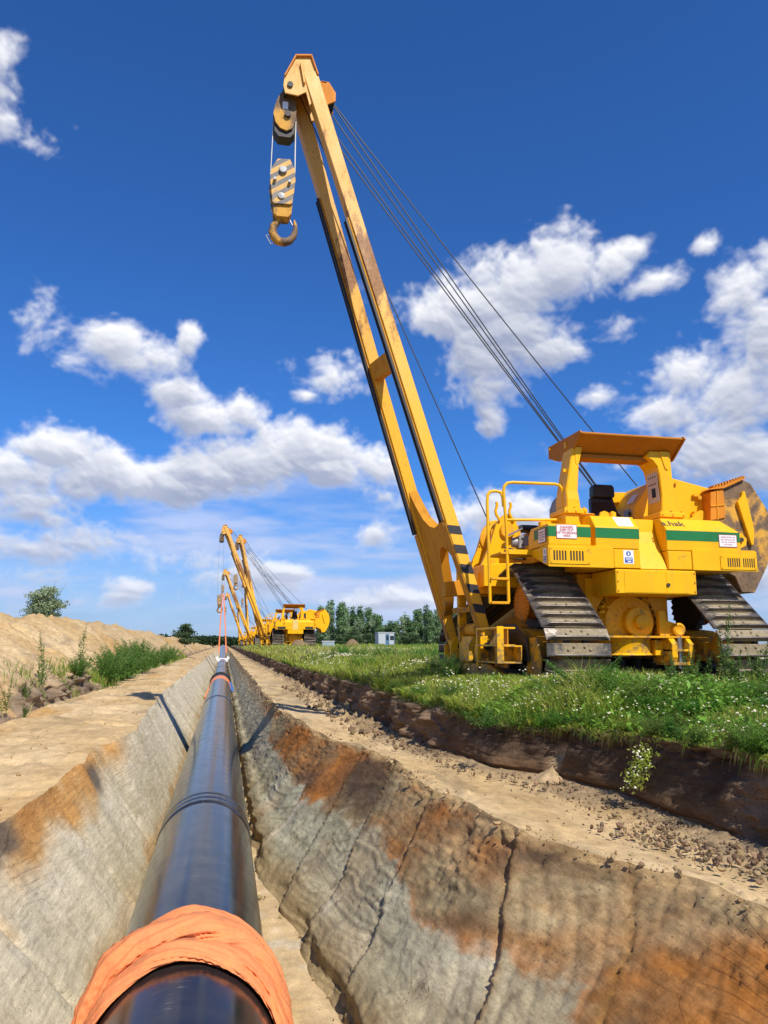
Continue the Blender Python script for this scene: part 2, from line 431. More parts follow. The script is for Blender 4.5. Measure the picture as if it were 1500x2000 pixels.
crum = (np.abs(NZ(Yv*1.0, t*1.7, 13., 4))*.055+np.abs(NZ(Yv, t*1.7, 27., 3))*.045-.010)*cmask
tmask = np.clip(fbm(Yv*.9+31, t*1.6+8, 3)*6-3.5, 0, 1)
teeth = -np.exp(-((((q*5.2+.25*NZ(Yv, t, 2.)) % 1.0)-.5)/.13)**2)*.009*tmask
dsp = (step+groove+lam+ledge+rough+pits+scrape+crum+teeth)*fade(t, .03)
nx, nzv = -0.70, 0.71
X = X+dsp*nx; Z = Z+dsp*nzv
tz = t+NZ(Yv*.9, t*1.2, 1.0, 5)*0.46+.012*np.sin(idx*2.4)
lowc = lerpc(GREY, GREYG, np.clip(fbm(Yv*.9+t, t*2.0, 4)*2.4-.7, 0, 1))
lowc = lerpc(lowc, PALE*.86, np.clip(fbm(q*1.3+4, t*.8, 4)*3.4-1.75, 0, 1)*.7)
lowc = lerpc(lowc, BROWN*1.2, lamk*np.clip(fbm(Yv*2, t*5, 4)*2.6-1.0, 0, 1)*.45)
fineb = NZ(wv*22, q*2.2, 1.0, 4)*.9+NZ(Yv*9, t*15, 1.0, 4)*.7
rustm = np.clip(fbm(Yv*1.0+t*.6+20, t*2.1+3, 6)*3.6-1.25+fineb*.75, 0, 1)
upc = lerpc(BROWN, RUST, rustm)
upc = lerpc(upc, C(.38, .31, .175), np.clip(fbm(Yv*.8+t*.9+40, t*2.6+9, 6)*3.8-1.8, 0, 1)*.9)
upc = lerpc(upc, DARK*1.1, np.clip(fbm(Yv*.9+t*.8+70, t*2.0+5, 6)*4.6-2.65, 0, 1)*.85)
dk = np.exp(-((q-8.9)/.75)**2-((t-.80)/.17)**2)
upc = lerpc(upc, DARK, np.clip(dk*1.6+NZ(Yv, t*2, 4.)*.8*dk, 0, 1)*.9)
hi = sstep(.55, .645, tz+K([-8, 3.5, 5, 8, 11, 14, 20], [.02, .02, .0, .02, .0, -.10, -.2])[:, None]+NZ(Yv*3, t*3, 1.3, 4)*.14+fineb*.05)
lowc = lerpc(lowc, C(.43, .35, .20), np.clip(fbm(wv*2.2+5, q*.5, 4)*3-1.3, 0, 1)*.55)
cW = lerpc(lowc, upc, hi)
stk = fbm(wv*13.0, q*.7+3, 5); stk2 = fbm(q*9.0, t*1.3+3, 4)
cW = cW*(0.62+0.56*stk+0.20*stk2)[..., None]
cW = lerpc(cW, GREYG*.62, np.clip(fbm(wv*3.0+60, q*.45+2, 4)*4-2.25, 0, 1)*.6*(1-hi))
line = np.exp(-((fr-.5)/.07)**2)*lamk+.6*np.exp(-(((wv*17) % 1.0-.5)/.10)**2)*np.clip(fbm(Yv*.8+9, t*1.2+3, 3)*4-1.9, 0, 1)
cW = cW*(1-.30*np.clip(line, 0, 1)*(1-.5*hi))[..., None]
flk = np.clip(fbm(Yv*16, t*26, 3)*5-3.1, 0, 1)
cW = lerpc(cW, cW*.45, flk*.7)
brd = np.exp(-((hi-.5)/.3)**2)
cW = lerpc(cW, RUST*1.1, brd*np.clip(fbm(q*2.2, t*3, 4)*2.6-.9, 0, 1)*.7*(1-sstep(14, 22, Yv)))
cW = lerpc(cW, OCHRE*.8, np.exp(-(dq/.05)**2)*.55*np.clip(fbm(q*3, t*4, 3)*2.0-.4, 0, 1))
cW = lerpc(cW, C(.38, .27, .13), (1-sstep(.10, .24, t+NZ(Yv, t, 2.)*.12))*.75)
cW = lerpc(cW, SAND*.95, sstep(.93, 1.0, t+NZ(Yv, t, 3.5)*.12))
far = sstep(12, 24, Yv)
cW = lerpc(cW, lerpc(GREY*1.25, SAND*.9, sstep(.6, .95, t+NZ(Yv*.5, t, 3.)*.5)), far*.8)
finish('trench_wall', X, Yv, Z, cW, M_WALL)

# trench floor
X, Z, t, Yv = seg(XLF, ZF*one, XRF, ZF*one, 34)
Z = Z+(NZ(X, Yv, 1.6)*.09+NZ(X, Yv, 8.)*.03)*fade(t, .08)
cF = lerpc(SAND*1.0, SANDL*.95, np.clip(fbm(X*2, Yv*1.2, 5)*2-.5, 0, 1))
cF = lerpc(cF, C(.60, .56, .47), np.clip(fbm(X*6+3, Yv*4, 4)*4-2.2, 0, 1)*.6)
finish('trench_floor', X, Yv, Z, cF, M_EARTH)

# left trench wall
X, Z, t, Yv = seg(XLE, ZB+ez_l, XLF, ZF*one, 70)
q = Yv-0.55*t
pl_ = NZ(q*.9, t*.6, 1.0, 3)*0.08+NZ(Yv, t, 3., 5)*.016+NZ(q*12, t*1.2, 1.0, 3)*.016
sl = np.zeros_like(Yv)
for (y0, w, d) in ((5.2, .03, .05), (7.6, .03, .04), (9.6, .03, .05), (12.3, .04, .05), (15.5, .05, .05), (20, .06, .06)):
    sl -= np.exp(-((q-y0)/w)**2)*d*np.clip(fbm(q*0+y0, t*5, 3)*2-.4, 0, 1)
    pl_ += np.clip((q-y0)/2.2, 0, 1)*np.clip(1-(q-y0)/2.2, 0, 1)*0.05*(1 if int(y0) % 2 else -.6)
pt = -np.clip(NZ(Yv, t*1.5, 6., 4)-.26, 0, 1)*.2
X = X+(pl_+sl+pt)*fade(t, .05)*.95; Z = Z+(pl_+sl+pt)*fade(t, .05)*.35
cL = lerpc(PALE, PALE*C(.88, .88, .86), np.clip(fbm(q*.9, t*1.4, 4)*2.6-.8, 0, 1))
cL = lerpc(cL, C(.46, .40, .25), np.clip(fbm(q*1.4+8, t*2.+2, 5)*3.4-1.75, 0, 1)*.8)
up = 1-sstep(.10, .42, t+NZ(Yv, t, 1.2)*.55)
stain = up*np.clip(fbm(Yv*.9+5, t*1.7, 4)*2.6-.75, 0, 1)*(1-sstep(9.5, 12, Yv))
cL = lerpc(cL, OCHRE*.92, np.clip(stain*1.5, 0, 1)*.85)
cL = lerpc(cL, RUST*1.2, np.clip(stain*2.0-1.1, 0, 1)*.6)
blk = np.exp(-((Yv-5.9)/.55)**4)*(1-sstep(.10, .22, t+NZ(Yv, t, 3.)*.1))
cL = lerpc(cL, C(.17, .125, .085), np.clip(blk*1.3, 0, 1))
dkp = np.exp(-((Yv-9.15)/.30)**2-((t-.14)/.13)**2)
cL = lerpc(cL, C(.13, .11, .085), np.clip(dkp*1.7-.25+NZ(Yv, t, 6.)*.6*dkp, 0, 1)*.9)
cL = lerpc(cL, OCHRE*.72, sstep(.80, .97, t+NZ(Yv, t, 1.6)*.22)*np.clip(fbm(Yv*.8, t*2, 3)*2.4-.5, 0, 1)*.7)
finish('trench_wall', X, Yv, Z, cL, M_WALL)

# left bench
XLB = K([-8, 10, 13, 17, 23, 28, 40, 90], [-3.3, -3.2, -3.15, -3.3, -3.0, -3.3, -3.3, -3.3])
X, Z, t, Yv = seg(XLB, ZB*one+.04, XLE, ZB+ez_l, 62)
Z = Z+(NZ(X, Yv, .9)*.20+NZ(X*.8, Yv*.25, 3.)*.08+NZ(X, Yv, 9., 4)*.025)*fade(t, .05)
cB = lerpc(SAND*.97, SANDL*.97, np.clip(fbm(X*1.5, Yv*.45+5, 5)*2.2-.6, 0, 1))
Z = Z+NZ(X*.9, Yv*5.0, 1.0, 4)*.05*fade(t, .08)*np.clip(fbm(X, Yv*.3+6, 3)*3-1, 0, 1)
cB = cB*(.72+.56*fbm(X*1.1, Yv*5.5, 5))[..., None]
cB = lerpc(cB, OCHRE*.85, np.clip(fbm(X*1.3+7, Yv*.6, 5)*3.2-1.7, 0, 1)*.7)
cB = lerpc(cB, SANDG*.8, np.clip(fbm(X*1.3+17, Yv*.5, 5)*3.2-1.75, 0, 1)*.7)
finish('sand_bench', X, Yv, Z, cB, M_EARTH)

# spoil heap and the field behind it
XC = -7.0+(fbm(YS*.12, YS*0+2, 3)-.5)*1.6
ZC = K([-12, 20, 60, 110, 150, 200, 300], [1.55, 1.55, 1.6, 1.5, 1.2, .5, .1])+(fbm(YS*.22, YS*0+12, 5)-.5)*.55*K([-12, 100, 200], [1, 1, 0])
offs = [(XLB, ZB*one+.04)]
XL2 = XLB-.22
ZL2 = ZB+.04+K([-12, 24, 30, 45, 90], [.46, .46, .25, .15, .1])*np.clip(fbm(YS*.8, YS*0+41, 4)*3-.70, .15, 1)
segs = [(XLB, ZB*one+.04, XL2, ZL2, 18), (XL2, ZL2, XC, ZC, 66), (XC, ZC, XC-3.6, 0*one-.1, 24), (XC-3.6, 0*one-.1, 0*one-40, 0*one, 10), (0*one-40, 0*one, 0*one-2500, 0*one, 8)]
XX = []; ZZ = []; TT = []
for k, (a, b, c, d, n) in enumerate(segs):
    X, Z, t, Yv = seg(a, b, c, d, n)
    if k == 1: Z = Z+np.sin(t*math.pi)*.22
    XX.append(X[:, (1 if k else 0):]); ZZ.append(Z[:, (1 if k else 0):]); TT.append(t[:, (1 if k else 0):]+k)
X = np.concatenate(XX, 1); Z = np.concatenate(ZZ, 1); T = np.concatenate(TT, 1)
Yv = np.broadcast_to(YS[:, None], X.shape)
hm = sstep(0.1, .6, T)*(1-sstep(2.7, 3.0, T))
Z = Z+hm*(NZ(X, Yv, .55)*.75+NZ(X, Yv, 2.2)*.20+NZ(X*.5, Yv, 5.0)*.10+np.clip(NZ(X, Yv, 6., 4)-.08, 0, 1)*.35)
X = X+sstep(.02, .3, T)*(1-sstep(1.0, 1.3, T))*NZ(Yv, Z*2, 2.2, 4)*.25
cH = lerpc(SAND*.92, SANDL*.92, np.clip(fbm(X*.8, Yv*.5, 5)*2.4-.7, 0, 1))
cH = lerpc(cH, OCHRE*.95, np.clip(fbm(X*.5+9, Yv*.3, 5)*3.2-1.6, 0, 1)*.6)
cH = lerpc(cH, C(.30, .22, .14), np.clip(fbm(X*2.2+9, Yv*1.5, 5)*4-2.3, 0, 1)*.7)
ldg = sstep(.05, .4, T)*(1-sstep(1.0, 1.15, T))
X = X+ldg*(NZ(Yv, Z*2.5, 3.0, 5)*.45+np.abs(NZ(Yv, Z*3, 8., 3))*.15)
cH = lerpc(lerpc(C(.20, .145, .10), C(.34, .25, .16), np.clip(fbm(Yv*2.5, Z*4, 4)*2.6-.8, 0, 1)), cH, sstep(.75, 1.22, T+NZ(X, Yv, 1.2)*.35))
cH = lerpc(cH, C(.07, .085, .03), sstep(2.9, 3.2, T))
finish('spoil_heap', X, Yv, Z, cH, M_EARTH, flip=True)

# topsoil bank on the right
X, Z, t, Yv = seg(XSB, ZB*one, XST, ZST, 44)
cut = sstep(4.6, 5.0, YS)*(1-sstep(8.6, 9.8, YS)); cut = cut[:, None]
rough = (NZ(Yv*1.2, t*.8, 2.4, 5)*.50+NZ(Yv, t*1.2, 8., 4)*.16)*(1-.80*cut)+np.abs(NZ(Yv, t*1.1, 10., 4))*.22*cut*sstep(.52, .9, t+NZ(Yv, t, 1.2)*.6)
smooth_ = NZ(Yv*.8, t, 1.2, 3)*.08*cut+np.clip(NZ(Yv*1.1, t*1.4, 6.0, 4)-.12, 0, 1)*.25*cut*sstep(.45, .8, t)+NZ((Yv+t*.5)*10, t*.7, 1.0, 3)*.020*cut+NZ(Yv*2, t*30, 1.0, 2)*.016*cut*(1-sstep(.3, .5, t))
under = np.exp(-(t/.06)**2)*.05*cut
nick = np.exp(-((Yv-7.15)/.09)**2)*.16*sstep(.2, .5, t)
dsp = (rough+smooth_+nick)*fade(t, .07)+under*sstep(0, .02, t)
X = X+dsp; Z = Z+np.abs(rough)*.15*fade(t, .1)
cS = lerpc(SOIL*.8, SOIL*1.35, np.clip(fbm(Yv*1.5, t*2, 5)*2.4-.7, 0, 1))
cS = lerpc(cS, C(.21, .135, .08), np.clip(fbm((Yv+t*.6)*5, t*.8+3, 4)*3-1.45, 0, 1)*.55)
cS = cS*(0.65+.75*fbm((Yv+t*.55)*11, t*1.1+9, 4))[..., None]
cS = lerpc(cS, C(.27, .18, .115), (1-cut)*np.clip(fbm(Yv*1.6+3, t*1.2, 4)*3-.75, 0, 1)*.9)
cS = lerpc(cS, C(.20, .115, .055), (1-sstep(.10, .42, t+NZ(Yv, t, 2.)*.25))*.65*cut)
cS = lerpc(cS, C(.46, .33, .19), np.exp(-((Yv-7.15+.05*NZ(Yv, t*3, 3.))/(.05+.05*(1-t)))**4)*(1-sstep(.62, .74, t))*.95)
cS = lerpc(cS, C(.23, .17, .11), sstep(.86, 1, t+NZ(Yv, t, 4.)*.2)*.7)
finish('topsoil_bank', X, Yv, Z, cS, M_WALL)

# right field
NFX = 96
o1 = np.concatenate([np.linspace(0, 9, 60), 9*np.exp(np.linspace(0, math.log(2600/9), NFX-60+1))[1:]])
def field_z(x, y):
    """height of the field surface at (x, y), scalar or array"""
    xs = np.interp(y, YS, XST); zs = np.interp(y, YS, ZST)
    off = np.maximum(x-xs, 0)
    lift = np.interp(y, [0, 15, 30, 60, 200], [0, 0, .04, .10, .12])
    return zs+(0.0+lift-zs)*sstep(-.1, .95, off)+(fbm(x*.7, y*.7, 4)-.5)*.10*sstep(0, .25, off)*(1-sstep(30, 90, off))
X = XST[:, None]+o1[None, :]
Yv = np.broadcast_to(YS[:, None], X.shape)
Z = field_z(X, Yv)
Z[:, 0] = ZST
cG = lerpc(C(.15, .115, .065), C(.23, .175, .105), np.clip(fbm(X*1.1, Yv*1.1, 5)*2.6-.8, 0, 1))
gr = np.clip(fbm(X*.35+2, Yv*.35, 4)*3-1.0, 0, 1)
cG = lerpc(cG, C(.085, .105, .035), np.maximum(gr*.55, sstep(25, 60, Yv)*.8)*sstep(0.05, .4, X-XST[:, None]))
finish('field', X, Yv, Z, cG, M_EARTH)

# ---------------------------------------------------------------- mesh builder
EACH = {'bolt', 'rib', 'knob', 'hose', 'clip', 'fitting', 'step', 'pin', 'seat_frame', 'rear_plate', 'guide_rail', 'bearing_cap', 'filler_cap', 'guard_tooth', 'edge_tooth', 'opening_trim', 'bracket', 'pulley', 'valve_box', 'hydraulic_unit'}
class MB:
    def __init__(s): s.v = []; s.f = []; s.sm = []; s.mk = []
    def mark(s): s.mk.append((len(s.v), len(s.f)))
    def add(s, verts, faces, smooth=False):
        b = len(s.v); s.v += [tuple(p) for p in verts]
        for q in faces: s.f.append(tuple(i+b for i in q)); s.sm.append(smooth)
        return s
    def box(s, x0, x1, y0, y1, z0, z1):
        s.mark(); v = [(x, y, z) for z in (z0, z1) for y in (y0, y1) for x in (x0, x1)]
        return s.add(v, [(0, 2, 3, 1), (4, 5, 7, 6), (0, 1, 5, 4), (2, 6, 7, 3), (0, 4, 6, 2), (1, 3, 7, 5)])
    def prism(s, poly, ax, a, b, smooth=False):
        """extrude a 2D outline along axis ax from a to b; the outline gives the other two coordinates in order"""
        s.mark()
        def P(p, c):
            q = list(p); q.insert(ax, c); return tuple(q)
        n = len(poly)
        v = [P(p, a) for p in poly]+[P(p, b) for p in poly]
        fc = [tuple(range(n)), tuple(range(2*n-1, n-1, -1))]
        s.add(v, fc)
        s.add(v, [(i, i+n, (i+1) % n+n, (i+1) % n) for i in range(n)], smooth)
        return s
    def loft(s, rings, cap=True, smooth=False):
        s.mark(); n = len(rings[0]); v = [p for r in rings for p in r]; fc = []
        for k in range(len(rings)-1):
            for i in range(n):
                j = (i+1) % n
                fc.append((k*n+i, k*n+j, (k+1)*n+j, (k+1)*n+i))
        s.add(v, fc, smooth)
        if cap:
            s.add(rings[0], [tuple(range(n))]); s.add(rings[-1], [tuple(range(n))])
        return s
    def beam(s, p0, p1, w, d, up=(0, 1, 0), w1=None, d1=None):
        """rectangular bar p0->p1; w across (perp. to up), d along up"""
        p0 = Vector(p0); p1 = Vector(p1); dr = (p1-p0).normalized(); u = Vector(up); u = (u-dr*u.dot(dr)).normalized(); sd = dr.cross(u)
        w1 = w if w1 is None else w1; d1 = d if d1 is None else d1
        rg = []
        for p, ww, dd in ((p0, w, d), (p1, w1, d1)):
            rg.append([tuple(p+sd*a*ww/2+u*b*dd/2) for a, b in ((-1, -1), (1, -1), (1, 1), (-1, 1))])
        return s.loft(rg)
    def tube(s, pts, r, n=8, cap=True):
        pts = [Vector(p) for p in pts]; rg = []; prev = None
        for i, p in enumerate(pts):
            d = (pts[min(i+1, len(pts)-1)]-pts[max(i-1, 0)]).normalized()
            if prev is None:
                u = Vector((0, 0, 1)) if abs(d.z) < .9 else Vector((1, 0, 0))
                u = (u-d*u.dot(d)).normalized()
            else: u = (prev-d*prev.dot(d)).normalized()
            prev = u; w = d.cross(u); rr = r[i] if isinstance(r, (list, tuple)) else r
            rg.append([tuple(p+(u*math.cos(a)+w*math.sin(a))*rr) for a in [2*math.pi*k/n for k in range(n)]])
        return s.loft(rg, cap, True)
    def cyl(s, p0, p1, r0, r1=None, n=20):
        p0 = Vector(p0); p1 = Vector(p1); d = (p1-p0).normalized(); r1 = r0 if r1 is None else r1
        u = Vector((0, 0, 1)) if abs(d.z) < .9 else Vector((1, 0, 0)); u = (u-d*u.dot(d)).normalized(); w = d.cross(u)
        rg = [[tuple(p+(u*math.cos(a)+w*math.sin(a))*rr) for a in [2*math.pi*k/n for k in range(n)]] for p, rr in ((p0, r0), (p1, r1))]
        return s.loft(rg, True, True)
    def lathe(s, c, ax, prof, n=24):
        """prof: list of (offset along axis, radius) from centre c, axis index ax"""
        o = [i for i in range(3) if i != ax]; rg = []
        for a, r in prof:
            ring = []
            for k in range(n):
                th = 2*math.pi*k/n; p = list(c); p[ax] += a; p[o[0]] += r*math.cos(th); p[o[1]] += r*math.sin(th); ring.append(tuple(p))
            rg.append(ring)
        return s.loft(rg, True, True)
    def mesh(s, name, mat, base=(0, 0, 0), bev=0.0, seg=1):
        me = bpy.data.meshes.new(name)
        bm = bmesh.new()
        vs = [bm.verts.new((p[0]-base[0], p[1]-base[1], p[2]-base[2])) for p in s.v]
        for q, sm in zip(s.f, s.sm):
            try: fc = bm.faces.new([vs[i] for i in q]); fc.smooth = sm
            except ValueError: pass
        bmesh.ops.remove_doubles(bm, verts=bm.verts, dist=1e-5)
        bmesh.ops.recalc_face_normals(bm, faces=bm.faces)
        if bev > 0:
            es = [e for e in bm.edges if len(e.link_faces) == 2 and e.calc_face_angle(0) > 0.6 and not (e.link_faces[0].smooth and e.link_faces[1].smooth)]
            if es: bmesh.ops.bevel(bm, geom=es, offset=bev, segments=seg, profile=0.6, affect='EDGES', clamp_overlap=True)
        bm.to_mesh(me); bm.free()
        if bev == 0 or any(s.sm):
            try: me.set_sharp_from_angle(angle=R(38))
            except Exception: pass
        me.materials.append(mat)
        return me
    def build(s, name, mat, parent=None, bev=0.0, base=None, seg=1):
        if base is None: base = ORIGIN if parent is not None else (0, 0, 0)
        if name in EACH and len(s.mk) > 1:
            ends = s.mk[1:]+[(len(s.v), len(s.f))]; first = None
            for (v0, f0), (v1, f1) in zip(s.mk, ends):
                sub = MB(); sub.v = s.v[v0:v1]; sub.f = [tuple(i-v0 for i in q) for q in s.f[f0:f1]]; sub.sm = s.sm[f0:f1]
                o = link(bpy.data.objects.new(name, sub.mesh(name, mat, base, bev, seg)), parent); first = first or o
            return first
        o = bpy.data.objects.new(name, s.mesh(name, mat, base, bev, seg))
        return link(o, parent)

ORIGIN = (0, 0, 0)

def empty(name, loc):
    o = bpy.data.objects.new(name, None); o.location = loc; o.empty_display_size = .3
    return link(o)

def copy_tree(o, parent=None, skip=()):
    c = o.copy(); COL.objects.link(c)
    if parent is not None: c.parent = parent
    for ch in list(o.children):
        if ch.name.split('.')[0] in skip: continue
        copy_tree(ch, c, skip)
    return c

# ---------------------------------------------------------------- pipe
def pipe_mat():
    m, t, b = new_mat('pipe_coating')
    v = objvec(t)
    n = noise_node(t, mapped(t, v, (3, 14, 3)), 1.2, 8, .7)
    sc = noise_node(t, mapped(t, v, (2.2, 26, 2.2)), 1.6, 8, .75, .8)
    scr = ramp(t, sc, [(0.61, g(0)), (0.68, g(1))])
    msk = ramp(t, noise_node(t, v, 1.3, 3), [(0.50, g(0)), (0.62, g(1))])
    k = mix(t, 1.0, scr, msk, 'MULTIPLY')
    dust = ramp(t, noise_node(t, mapped(t, v, (1.2, 5, 1.2)), 1.0, 6, .6), [(0.42, g(0)), (0.90, g(.30))])
    base = ramp(t, n, [(0.3, (.010, .011, .013)), (0.7, (.016, .016, .018))])
    at = node(t, 'ShaderNodeAttribute', attribute_name='Col')
    base = mix(t, dust, base, (.13, .105, .075))
    base = mix(t, at.outputs['Fac'], base, (.085, .032, .022))
    base = mix(t, k, base, (.34, .31, .24))
    t.links.new(base, b.inputs['Base Color'])
    rg = ramp(t, noise_node(t, v, 5, 6), [(0.3, g(.13)), (0.75, g(.24))])
    t.links.new(rg, b.inputs['Roughness'])
    b.inputs['Specular IOR Level'].default_value = .42
    bump(t, b, noise_node(t, mapped(t, v, (1, 3, 1)), 3.0, 3), .012, .01)
    return m
M_PIPE = pipe_mat()
PR = 0.457; PZ = 0.54-2.0
def pipe_z(y): return PZ+np.where(y > 88, ((np.maximum(y, 88)-88)/38.0)**2*1.6, 0)
sleeves = [8.45, 24.6, 40.8, 57.0, 73.2, -7.7]
yy = np.unique(np.concatenate([np.linspace(-12, 3, 12), np.linspace(3, 12, 90), np.linspace(12, 124, 160)]))
prof = []
for y in yy: prof.append((y, PR))
NTH = 96
th = np.linspace(0, 2*math.pi, NTH, endpoint=False)
V = np.stack([np.cos(th)[None, :]*PR+0*yy[:, None], np.broadcast_to(yy[:, None], (len(yy), NTH)), np.sin(th)[None, :]*PR+pipe_z(yy)[:, None]], -1)
a = np.arange(len(yy)*NTH).reshape(len(yy), NTH); b_ = np.roll(a, -1, 1)
Q = np.stack([a[:-1], a[1:], b_[1:], b_[:-1]], -1).reshape(-1, 4)
Yp = np.broadcast_to(yy[:, None], (len(yy), NTH)); Tp = np.broadcast_to(th[None, :], (len(yy), NTH))
red = np.exp(-((Yp-3.95)/.26)**2)*np.clip(fbm(Tp*5, Yp*5, 4)*2.6-.7, 0, 1)*.5*(1-.75*np.exp(-((Tp-math.pi/2)/.45)**2))
pipe = mesh_np('pipeline', V.reshape(-1, 3), Q, M_PIPE, True, np.repeat(red.reshape(-1, 1), 3, 1))
tag(pipe, 'long black coated steel pipeline lying along the trench', 'pipe')
for y in sleeves:
    mb = MB(); w = .27
    mb.lathe((0, y, PZ), 1, [(-w-.012, PR+.001), (-w, PR+.007), (-w+.05, PR+.007), (-w+.056, PR+.0095), (-w+.074, PR+.0095), (-w+.080, PR+.007),
                            (-.05, PR+.007), (-.04, PR+.010), (.0, PR+.011), (.04, PR+.010), (.05, PR+.007), (w-.08, PR+.007), (w-.074, PR+.0095), (w-.05, PR+.0095), (w-.045, PR+.007), (w, PR+.007), (w+.012, PR+.001)], 72)
    o = mb.build('joint_sleeve', M_PIPE, pipe, base=(0, 0, 0))
M_STICKER = flat('white_marking', (.72, .72, .70), .5)
for (y, a0, ln) in ((6.9, 14, .34), (5.25, 8, .30), (10.4, 20, .2)):
    mb = MB(); rr = PR+.003; A = R(a0); pts = []
    r1 = [(rr*math.cos(A+i*.02), y, PZ+rr*math.sin(A+i*.02)) for i in range(4)]
    r2 = [(p[0], y+ln, p[2]) for p in r1]
    mb.add(r1+r2, [(i, i+1, i+5, i+4) for i in range(3)])
    mb.build('paint_mark', M_STICKER, pipe, base=(0, 0, 0))

# orange cloth wound round the pipe
def cloth_mat(name, col, dirt=.5):
    m, t, b = new_mat(name)
    v = objvec(t)
    d = ramp(t, noise_node(t, v, 7, 6, .65), [(0.46, g(0)), (0.74, g(dirt))])
    c = mix(t, d, col, (.22, .13, .07))
    t.links.new(c, b.inputs['Base Color']); b.inputs['Roughness'].default_value = .85
    b.inputs['Specular IOR Level'].default_value = .2
    w = noise_node(t, v, 42, 7, .7)
    bump(t, b, w, .35, .010)
    return m
M_ORANGE = cloth_mat('orange_cloth', (.80, .26, .095), .55)
M_ORANGED = cloth_mat('faded_orange_webbing', (.70, .22, .10), .3)
NT, NP = 520, 64
TH = np.linspace(R(-125), R(305), NT)[:, None]; PH = np.linspace(0, 2*math.pi, NP)[None, :]
deg = np.degrees(TH)
def ridge(x): return 1-np.abs(2*x-1)
drift = -.10*np.clip((deg-105)/75, 0, 1.5)-.10*np.clip((50-deg)/80, 0, 1.6)
strands = []
for k, (yk, ak, bk, tw) in enumerate((
        (([-120, 0, 40, 70, 100, 140, 180, 300], [4.32, 4.32, 4.31, 4.28, 4.27, 4.29, 4.34, 4.34]), ([-120, 40, 80, 120, 180, 300], [.15, .15, .105, .105, .13, .13]), .036, .9),
        (([-120, 0, 40, 70, 100, 140, 180, 300], [4.52, 4.47, 4.47, 4.52, 4.51, 4.53, 4.54, 4.54]), ([-120, 40, 80, 120, 180, 300], [.12, .125, .14, .125, .115, .115]), .066, -1.5),
        (([-120, 0, 40, 70, 100, 140, 180, 300], [4.66, 4.68, 4.68, 4.70, 4.71, 4.71, 4.69, 4.69]), ([-120, 40, 80, 120, 180, 300], [.095, .10, .11, .10, .09, .09]), .050, 1.2))):
    yc = np.interp(deg, *yk)+drift+.03*(fbm(TH*2.0+k*7, TH*0+k, 3)-.5)
    aw = np.interp(deg, *ak)*(1+.35*(fbm(TH*2.4+k*11, TH*0+4, 3)-.5))
    bh = bk*(1+.7*(fbm(TH*1.9+k*5, TH*0+9, 3)-.5))
    U = PH+tw*TH
    # cloth gathered along the strand: long soft pleats winding round it, with a few sharp pinches
    cu, su = np.cos(U), np.sin(U)
    p1 = ridge(fbm(TH*1.2+k*3+cu*1.9, su*1.9+k*9+TH*.3, 2))
    p2 = ridge(fbm(TH*1.6+k*13+cu*2.6, su*2.6+k*4-TH*.4, 3))
    w = .90+.34*(np.clip(p1-.30, 0, 1)/.70)**1.5-.16*np.clip((p2-.70)/.30, 0, 1)*np.clip(fbm(TH*1.4+k*21, su+3, 2)*3-1.0, 0, 1)
    yy_ = yc+aw*np.cos(PH)*w
    s_ = np.sin(PH)
    rr_ = PR+.003+bh*np.where(s_ > 0, .55+.95*s_*w, .55+.55*s_)
    strands.append(np.stack([rr_*np.cos(TH), yy_, PZ+rr_*np.sin(TH)], -1).reshape(-1, 3))
# loose knot on the left flank
V = np.concatenate(strands); q = np.concatenate([grid_quads(NT, NP)+i*NT*NP for i in range(3)])
cl = mesh_np('cloth_wrap', V, q[:, ::-1], M_ORANGE)
tag(cl, 'crumpled orange cloth wound around the near end of the black pipe', 'cloth')

# second wrap further off, with a blue strap end
mb = MB()
if True:
    y = 38.0; mb.lathe((0, y, PZ), 1, [(-.10, PR+.003), (-.07, PR+.022), (.07, PR+.022), (.10, PR+.003)], 40)
w2 = mb.build('sling_wrap', M_ORANGED)
tag(w2, 'orange sling turns wound around the distant pipe, blue strap hanging', 'sling')
for y in (37.2, 39.4):
    mb = MB(); mb.lathe((0, y, PZ), 1, [(-.12, PR+.004), (-.08, PR+.028), (.08, PR+.028), (.12, PR+.004)], 40); mb.build('sling_turn', M_ORANGED, w2, base=(0, 0, 0))
mb = MB(); mb.beam((-PR-.02, 37.3, PZ+.05), (-PR-.20, 36.6, PZ-.4), .05, .05); mb.build('sling_end', M_ORANGED, w2, base=(0, 0, 0))
M_BLUE = flat('blue_webbing', (.03, .12, .38), .7)
mb = MB(); mb.beam((PR+.0, 37.3, PZ+.25), (PR+.14, 37.2, PZ-.16), .12, .04); mb.build('strap_end', M_BLUE, w2, base=(0, 0, 0))
M_BLACKR = flat('black_rubber', (.015, .015, .016), .6)
mb = MB(); mb.lathe((0, 42.4, PZ), 1, [(-.3, PR+.02), (-.2, PR+.09), (.2, PR+.09), (.3, PR+.02)], 40); mb.build('rubber_collar', M_BLACKR, w2, base=(0, 0, 0))

